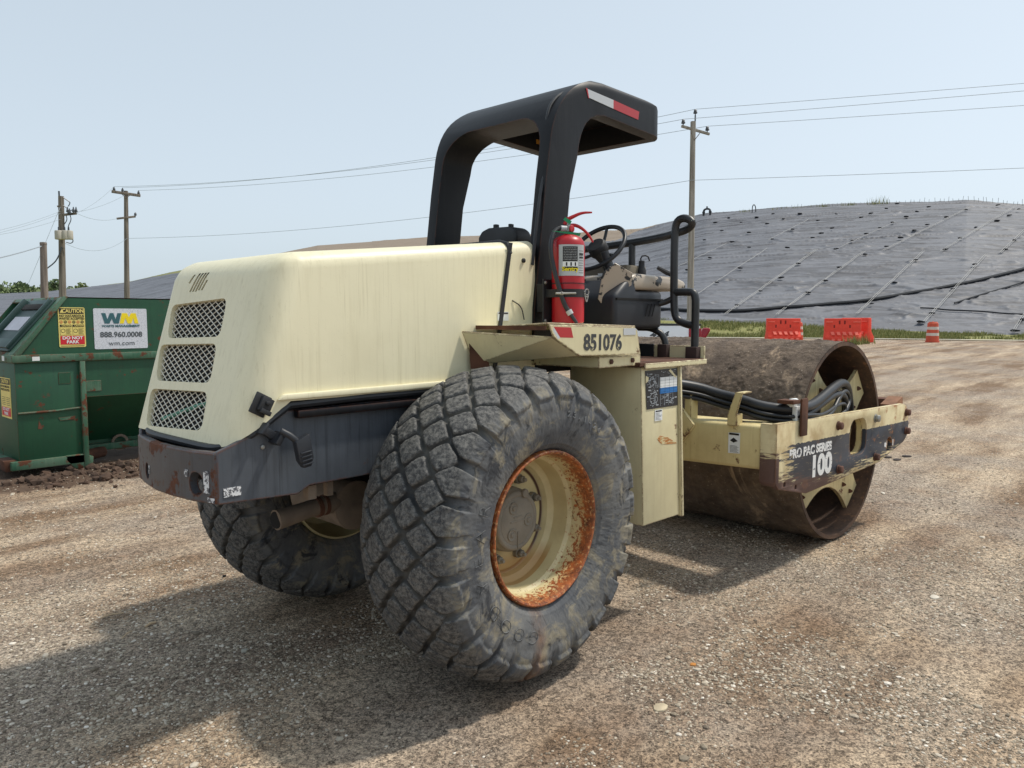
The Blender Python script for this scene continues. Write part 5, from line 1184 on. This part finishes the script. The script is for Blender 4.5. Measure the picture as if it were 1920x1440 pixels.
m = MB(); sb(m, YF+.24, YF+1.06, .06, .18, .035, .055); sb(m, YF+1.06, YF+1.12, .05, .74, .03, .09); sb(m, YF+.20, YF+.25, .05, .74, .03, .07); m.build('lid_rib', mLid, lid, bev=.01)
mPap = plain('paper_sheet', S(168, 172, 184), .6, var=.1)
m = MB(); sb(m, YF+.44, YF+1.0, .305, .50, .037, .040); m.build('paper_notice', mPap, lid)
m = MB(); sb(m, YF+1.14, YF+1.85, .05, .74, -.25, -.24); db(m, 'hopper_opening', mDark)
db(MB().box((-.31, XE), (YF-.035, YB+.035), (1.205, 1.290)), 'belt_rail', mDG2, bev=.012)
m = MB().box((-.28,.345), (YF, YB), (.13, 1.205)); db(m, 'end_bin', mDG, bev=.006)
m = MB().prism([(YF+.01,.80),(YF+.01,1.205),(YF+.03,1.205),(YF+.03,.81),(YF+.62,.22),(YF+.62,.20)], 'x', .39, XE); db(m, 'hopper_side', mDG)
db(MB().box((.39,XE), (YF+.0,YF+.012), (.80,1.205)), 'side_panel', mDG)
db(MB().box((.39,XE), (YF+.50,YF+.62), (.10,.18)), 'skid_rail', mDG2, bev=.006)
db(MB().box((.39,XE), (YF+.60,YF+.62), (.18,.42)), 'skid_web', mDG)
db(MB().box((.340,.395), (YF-.035,YF+.06), (.02,1.205)), 'post', mDG2, bev=.004)
db(MB().prism([(.16,.17),(.16,.12),(.24,.02),(.36,-.02),(.43,.03),(.44,.13),(.35,.14),(.34,.17)], 'y', YF-.03, YF+.10), 'skid_foot', mDG2, bev=.006)
db(MB().box((-.36,.345), (YF-.03,YB+.03), (.07,.165)), 'base_sill', mDG2, bev=.006)
db(MB().prism([(-.42,.18),(-.30,.18),(-.28,.06),(-.40,.06)], 'y', YF+.02, YF+.3), 'rusty_corner', mRust, bev=.006)
db(MB().tube([(-.27,YF-.012,.672),(.1,YF-.014,.674),(.34,YF-.012,.69)], .012, 8), 'weld_bar', mDG2)
db(MB().box((.13,.25), (YF-.004,YF), (.96,1.085)), 'patch_plate', mDG, bev=.001, seg=1); db(MB().box((.40,.56), (YF-.006,YF), (.86,.98)), 'patch_plate', mDG2, bev=.002, seg=1)
db(MB().prism([(-.09,.49),(-.055,.485),(-.045,.50),(-.07,.56),(-.078,.585),(-.082,.55)], 'y', YF-.003, YF), 'dent', mRust); db(MB().prism([(.11,.595),(.28,.60),(.27,.565),(.13,.56)], 'y', YF-.005, YF), 'scrape', mDG2)
db(MB().tube([(.42,YF+.35,.075),(.72,YF+.52,.085)], .065, 18), 'ground_roller', mRust)
db(MB().lathe([(0,.10),(.02,.10),(.02,.07),(0,.07)], frame((.93,YF+.56,.17),(1,0,0),(0,0,1),(0,-1,0)), 20, closed=True), 'hook_ring', mMuff)
# signs
def sign(x0, x1, z0, z1, mat, name): return db(MB().prism(rr2((x0+x1)/2, (z0+z1)/2, (x1-x0)/2, (z1-z0)/2, .015), 'y', YF-.0045, YF-.0005), name, mat)
cs = sign(.155,.422,1.36,1.795,mStY,'caution_sign')
def stx(s, size, x, z, mat, par, sx=1, off=.0, y=YF-.0075): return text(s, size, mat, par, side(x, y, z), off=off, sx=sx, ext=.0006)
MB().box((.165,.412), (YF-.0065,YF-.0046), (1.725,1.785)).build('header_band', mInk, cs); stx('CAUTION', .056, .303, 1.755, mStY, cs, .85, .0018); MB().prism([(.172,1.735),(.212,1.735),(.192,1.778)], 'y', YF-.0085, YF-.0066).build('warning_triangle', mStY, cs)
stx('NO HAZARDOUS', .034, .289, 1.702, mInk, cs, .92, .0006, YF-.0065); stx('WASTES ACCEPTED', .034, .289, 1.672, mInk, cs, .83, .0006, YF-.0065)
mOr = plain('sign_orange', S(196, 120, 70), .6, bump=0)
for k in range(6):
    cx = .182+k*.042; MB().lathe([(0,.017),(.001,.017),(.001,.012),(0,.012)], axisY(cx,YF-.0047,1.635), 16, closed=True).box((cx-.008,cx+.008), (YF-.0062,YF-.0048), (1.630,1.640)).build('pictogram', mOr if k % 2 == 0 else mInk, cs)
for x0 in (.168,.293):
    MB().box((x0,x0+.115), (YF-.0062,YF-.0046), (1.583,1.607)).build('header_band', mInk, cs); stx('CAUTION', .024, x0+.064, 1.595, mStY, cs, .85, .0006, YF-.0080)
    g = MB()
    for k in range(6): g.box((x0+.058,x0+.11-.012*(k % 3 == 1)), (YF-.0062,YF-.0046), (1.505+k*.011,1.5075+k*.011))
    g.box((x0,x0+.115), (YF-.0062,YF-.0046), (1.492,1.494)).box((x0,x0+.002), (YF-.0062,YF-.0046), (1.492,1.583)); g.lathe([(0,.022),(.001,.022),(.001,.018),(0,.018)], axisY(x0+.03,YF-.0047,1.54), 16, closed=True)
    g.build('print', mInk, cs)
MB().box((.168,.410), (YF-.0065,YF-.0046), (1.39,1.483)).build('red_panel', mStR, cs); stx('DO NOT', .046, .289, 1.460, mWhite, cs, 1.1, .0014); stx('PARK', .046, .289, 1.416, mWhite, cs, 1.1, .0014)
MB().box((.17,.405), (YF-.0062,YF-.0046), (1.371,1.376)).build('print', mInk, cs)
mSgn = Mt('crazed_sign_white', .5); mSgn.col(mSgn.mix(mSgn.ramp(mSgn.vor(34, feat='DISTANCE_TO_EDGE'), (.015, 1), (.03, 0)), S(206,210,218), S(160,165,172))); mSgn = mSgn.m
ws = sign(.51,1.088,1.33,1.787,mSgn,'company_sign')
# W and M mark built as slanted bars
def bars(pts, wd, z0, z1): 
    m = MB()
    for (xa, xb) in pts: m.prism([(xa,z1),(xa+wd,z1),(xb+wd,z0),(xb,z0)], 'y', YF-.0068, YF-.0047)
    return m
g = MB().prism([(.592,1.735),(.635,1.735),(.655,1.665),(.683,1.735),(.722,1.735),(.742,1.665),(.765,1.735),(.805,1.735),(.775,1.617),(.722,1.617),(.702,1.672),(.675,1.617),(.625,1.617)], 'y', YF-.0068, YF-.0047)
g.build('lettering', mTeal, ws)
MB().prism([(.785,1.617),(.812,1.735),(.868,1.735),(.888,1.688),(.912,1.735),(.965,1.735),(.992,1.617),(.950,1.617),(.936,1.682),(.913,1.617),(.872,1.617),(.848,1.682),(.828,1.617)], 'y', YF-.0075, YF-.0047).build('lettering', mLogoY, ws)
stx('WASTE MANAGEMENT', .034, .80, 1.588, mTeal, ws, 1.17, .0014, YF-.0065); stx('888.960.0008', .082, .80, 1.490, plain('sign_ink', S(78, 84, 88), .6, bump=0), ws, 1.03, .002, YF-.0065); stx('wm.com', .072, .80, 1.392, plain('sign_ink', S(88, 94, 98), .6, bump=0), ws, 1.15, .0, YF-.0065)
# end-face caution sign
es = db(MB().box((-.2845,-.2805), (6.25,6.62), (.60,1.035)), 'caution_sign', mStY)
def etx(s, size, y, z, mat, sx=1, off=0): return text(s, size, mat, es, frame((-.2875,y,z),(0,-1,0),(0,0,1),(-1,0,0)), off=off, sx=sx, ext=.0006)
MB().box((-.2865,-.2846), (6.26,6.61), (.965,1.025)).build('header_band', mInk, es); etx('CAUTION', .056, 6.435, .995, mStY, 1.1, .0015)
etx('NO HAZARDOUS', .036, 6.435, .94, mInk, 1.15); etx('WASTES ACCEPTED', .036, 6.435, .905, mInk, 1.0); MB().box((-.2865,-.2846), (6.27,6.60), (.62,.715)).build('red_panel', mStR, es); etx('DO NOT', .048, 6.435, .692, mWhite, 1.3, .001); etx('PARK', .048, 6.435, .646, mWhite, 1.3, .001)
g = MB()
for k in range(5): g.box((-.2865,-.2846), (6.28,6.41), (.74+k*.02,.744+k*.02)).box((-.2865,-.2846), (6.45,6.58), (.74+k*.02,.744+k*.02))
g.build('print', mInk, es)
db(MB().box((-.12,-.05), (YF-.0395,YF-.0355), (1.225,1.268)), 'small_sticker', mWhite); db(MB().box((-.3145,-.3105), (6.3,6.38), (1.222,1.275)), 'small_sticker', mWhite)
# mud clods beside the dumpster
rg = np.random.default_rng(9); n = 900
bm = bmesh.new(); bmesh.ops.create_icosphere(bm, subdivisions=1, radius=1); bv = np.array([v.co[:] for v in bm.verts]); bf = np.array([[v.index for v in f.verts] for f in bm.faces]); bm.free()
X = rg.normal(.75, 1.0, n); Y = rg.normal(5.62, .28, n); s = .006+.045*rg.random(n)**4
V = bv[None]*(s[:,None,None])*np.array([1.1,1.0,.9])*(.5+1.0*rg.random((n, len(bv), 1))); V += np.stack([X, Y, terrain(X, Y)+ruts(X, Y)+s*.4], -1)[:,None]
tag(npmesh('mud_clods', V.reshape(-1, 3), (bf[None]+np.arange(n)[:,None,None]*len(bv)).reshape(-1, 3), plain('wet_mud', S(78, 60, 48), .9, var=.4, bump=.5), smooth=False), kind='stuff')

# ================================================================== PICKUP TRUCK (seen over the drum)
tb = gp(1316, 18.0); ang = -YAW+R(-12)
MT = Matrix.Translation(tb) @ Matrix.Rotation(ang, 4, 'Z')   # local x to the right (rear), y away, z up; rear bumper at x=0
tk_ = thing('pickup_truck', 'white four wheel drive pickup truck with red tail lights, parked beyond the compactor platform', 'pickup truck', MT)
mTW = plain('truck_white', S(232, 236, 240), .3, var=.03, bump=0); mTB = plain('truck_black', S(26, 27, 30), .4, var=.2); mTG = plain('truck_glass', S(30, 36, 42), .1, var=.1, bump=0); mTL = plain('tail_light_red', S(150, 16, 30), .25, var=.2, bump=0)
MB().prism([(-.05,.72),(-.05,1.44),(-1.95,1.45),(-2.0,1.44),(-2.0,1.15),(-4.3,1.15),(-5.4,1.08),(-5.7,1.0),(-5.75,.55),(-5.2,.5),(-.3,.55)], 'y', 0, .06).prism([(-.05,.72),(-.05,1.44),(-2.0,1.44),(-2.0,1.15),(-4.3,1.15),(-5.4,1.08),(-5.7,1.0),(-5.75,.55),(-.3,.55)], 'y', 1.94, 2.0).build('body_side', mTW, tk_, bev=.015)
MB().prism([(-2.0,1.15),(-2.08,1.75),(-2.25,1.86),(-3.5,1.86),(-4.3,1.15)], 'y', .08, 1.92).build('cab', mTW, tk_, bev=.05, seg=3)
MB().prism([(-2.25,1.2),(-2.25,1.7),(-3.4,1.72),(-4.05,1.2)], 'y', .07, .082).build('side_window', mTG, tk_); MB().prism([(-4.3,.6),(-5.72,.6),(-5.68,1.0),(-5.4,1.08),(-4.3,1.15)], 'y', .06, 1.94).build('engine_hood', mTW, tk_, bev=.03)
MB().box((-2.0,-.08), (.06,1.94), (.72,.85)).box((-2.05,-1.98), (.06,1.94), (.72,1.40)).build('bed', mTB, tk_); MB().box((-2.0,-.02), (-.01,.07), (1.44,1.48)).box((-2.0,-.02), (1.93,2.01), (1.44,1.48)).build('bed_rail', mTB, tk_, bev=.01)
MB().box((-.05,.02), (.08,1.92), (.72,.78)).box((.0,.62), (.10,1.90), (.80,.86)).build('tailgate', mTB, tk_, bev=.01)
MB().box((-.30,-.02), (-.02,.05), (1.02,1.38)).build('tail_light', mTL, tk_, bev=.015); MB().box((-.08,.04), (1.92,2.02), (.98,1.28)).build('tail_light', mTL, tk_, bev=.015)
MB().box((-.1,.16), (.05,1.95), (.52,.70)).build('rear_bumper', mSteel, tk_, bev=.02)
text('4x4', .21, plain('badge_grey', S(60, 66, 74), .5, bump=0), tk_, side(-.98,-.002,1.225), off=.008, sx=1.3, shear=.3)
for x in (-1.1,-4.75):
    for y in (.02,1.98):
        w_ = MB().lathe([(-.13,.25),(-.13,.38),(-.10,.41),(.10,.41),(.13,.38),(.13,.25)], axisY(x,y,.41), 32).build('tyre', mBlackM, tk_)
        MB().lathe([(-.11,.25),(-.05,.24),(-.03,.08),(-.05,0)], axisY(x,y,.41), 24).lathe([(.11,.25),(.05,.24),(.03,.08),(.05,0)], axisY(x,y,.41), 24).build('rim', mSteel, w_)
b = MT @ Vector((-.02,1.0,.90))
tag(MB().prism([(-.16,0),(.0,0),(.24,.42),(.22,.48),(.06,.48)], 'y', -.15, .15, Matrix.Rotation(ang, 4, 'Z')).build('fuel_can', mTL, None, bev=.03, M=Matrix.Translation(b)), 'tilted red plastic container standing on the open tailgate of the white pickup', 'container')
b = MT @ Vector((.16,.25,.875))
tag(MB().lathe([(0,.11),(.24,.13),(.25,.12),(.25,0)], Matrix.Identity(4), 24).build('bucket', mTW, None, M=Matrix.Translation(b)), 'small white bucket in the pickup bed beside the tail light', 'bucket')
# yellow kerb block behind the truck
b = gp(1395, 22); tag(MB().prism([(-.9,-.1),(-.9,.45),(.75,.40),(.85,.28),(.85,-.1)], 'y', 0, .35, Matrix.Rotation(-YAW, 4, 'Z')).build('barrier_block', plain('faded_yellow_block', S(186, 176, 110), .8, var=.2), None, bev=.02, M=Matrix.Translation(b)), 'long low faded yellow concrete block behind the pickup tailgate', 'concrete block')

# ================================================================== ORANGE BARRIERS AND DRUMS
mOrg = plain('barrier_orange', S(228, 66, 42), .6, var=.1, bump=.05); mOrgL = plain('barrier_orange_pale', S(240, 108, 88), .5, var=.1, bump=.05); mOrgD = plain('barrier_slot', S(120, 26, 18), .7)
def barrier(px, D, turn, label, L=1.55, first=None):
    b = gp(px, D); M = Matrix.Translation(b) @ Matrix.Rotation(-YAW+turn, 4, 'Z')
    if first is not None:
        t = copy_tree(first); t.matrix_world = M; return tag(t, label, 'traffic barrier', 'orange barriers')
    t = thing('traffic_barrier', label, 'traffic barrier', M, 'orange barriers')
    MB().prism([(-.30,0),(-.30,.25),(-.13,.50),(-.10,1.12),(.10,1.12),(.13,.50),(.30,.25),(.30,0)], 'x', -L/2, L/2).build('shell', mOrg, t, bev=.03, seg=2)
    for k in range(5):
        x = -L/2+.28+k*.25; MB().slab([(x,-.262,.34),(x+.14,-.262,.34),(x+.10,-.165,.49),(x-.04,-.165,.49)], .05).slab([(x,-.325,.08),(x+.14,-.325,.08),(x+.14,-.315,.2),(x,-.315,.2)], .03).build('rib', mOrgL, t, bev=.006, seg=1)
    for k in range(4):
        x = -L/2+.38+k*.22; MB().box((x,x+.06), (-.121,-.105), (.86-(k in (0,3))*.2,1.02-(k in (0,3))*.2)).build('slot', mOrgD, t)
    MB().box((-L/2+.05,-L/2+.35), (-.145,-.115), (.93,.98)).box((L/2-.35,L/2-.05), (-.145,-.115), (.93,.98)).build('top_ledge', mOrgL, t, bev=.005)
    return t
B1_ = barrier(1467, 38.2, R(-3), 'orange plastic traffic barrier standing alone, left of the pair beyond the drum')
barrier(1578, 38, R(-14), 'orange plastic traffic barrier facing the camera, front one of the pair', first=B1_); barrier(1603, 39.0, R(-66), 'orange plastic traffic barrier seen end on behind the right end of its pair', first=B1_)
def tdrum(px, D, label, first=None):
    M = Matrix.Translation(gp(px, D))
    if first is not None:
        t = copy_tree(first); t.matrix_world = M; return tag(t, label, 'traffic drum', 'orange and white drums')
    t = thing('traffic_drum', label, 'traffic drum', M, 'orange and white drums')
    mO = plain('drum_orange_faded', S(196, 84, 56), .6, var=.15); mW = plain('drum_white', S(206, 198, 186), .6, var=.1)
    MB().lathe([(0,.30),(.05,.30),(.05,.27),(.2,.265),(.88,.22),(.90,.18),(.94,.17),(.94,.05),(.96,0)], Matrix.Identity(4), 28).build('drum_body', mO, t)
    for z in (.30,.58): MB().lathe([(z,.262-.065*(z-.2)+.004),(z+.13,.262-.065*(z-.07)+.004)], Matrix.Identity(4), 28, cap=False).build('stripe', mW, t)
    return t
d1 = tdrum(1747, 40, 'orange and white striped traffic drum standing alone at the right of the lot edge'); tdrum(1494, 39.3, 'orange and white traffic drum mostly hidden behind the right end of the left barrier', first=d1)

# ================================================================== LOOSE BITS ON THE GRAVEL
mWd = plain('dry_wood', S(196, 172, 140), .8, var=.15)
def ong(px, py):
    d = VV+(px-960)/FPX*RR-(py-720)/FPX*UU; P = CAM-d*(CAM[2]/d[2]); return Vector((P[0], P[1], gz(P[0], P[1])))
for p, q, r_, lab in (((272,1175),(292,1168),.008,'short pale wood splinter in the shadow left of the near tyre'), ((228,1197),(247,1185),.004,'thin twig lying at the edge of the shadow'), ((187,1153),(232,1146),.004,'long thin pale twig lying in the sun left of the shadow'), ((350,1147),(364,1144),.005,'small pale splinter nearest the far tyre')):
    a, b = ong(*p)+Vector((0,0,.008)), ong(*q)+Vector((0,0,.012)); tag(MB().tube([a, a.lerp(b,.5)+Vector((0,0,.006)), b], [r_*.6, r_, r_*.7], 6).build('twig', mWd), lab, 'twig')
def flat(px, py, sz, mat, lab, name='flat_stone', h=.012):
    P = ong(px, py); pts = [(math.cos(a)*sz*random.uniform(.7,1.15), math.sin(a)*sz*.7*random.uniform(.7,1.2)) for a in np.linspace(0, 6.283, 10)[:-1]]
    tag(MB().prism(pts, 'z', -.004, h).build(name, mat, None, bev=.003, M=Matrix.Translation(P)), lab, 'stone')
flat(1238, 1322, .040, plain('pale_stone', S(186, 172, 146), .85, var=.3, bump=.5), 'flat pale stone lying on the sunny gravel right of the near tyre', h=.007)
flat(420, 1078, .014, mDark, 'small black stone on the lit gravel left of the far tyre', h=.012); flat(1752, 1115, .04, plain('pale_stone_b', S(198, 190, 176), .8), 'flat whitish stone on the gravel at the right side', h=.006); flat(458, 1216, .020, plain('grey_stone', S(176, 172, 160), .8), 'light grey stone in the middle of the compactor shadow', h=.012); flat(1300, 1242, .02, plain('ochre', S(190, 128, 60), .8), 'small ochre scrap right of the near tyre', h=.006)
for k, (px, py) in enumerate([(1664,856),(1682,860),(1700,854)]): flat(px, py, .07, plain('dark_bark', S(52, 44, 40), .9), ['left dark scrap of a row right of the side plate','middle dark scrap of a row right of the side plate','right dark scrap of a row right of the side plate'][k], 'debris', .012)
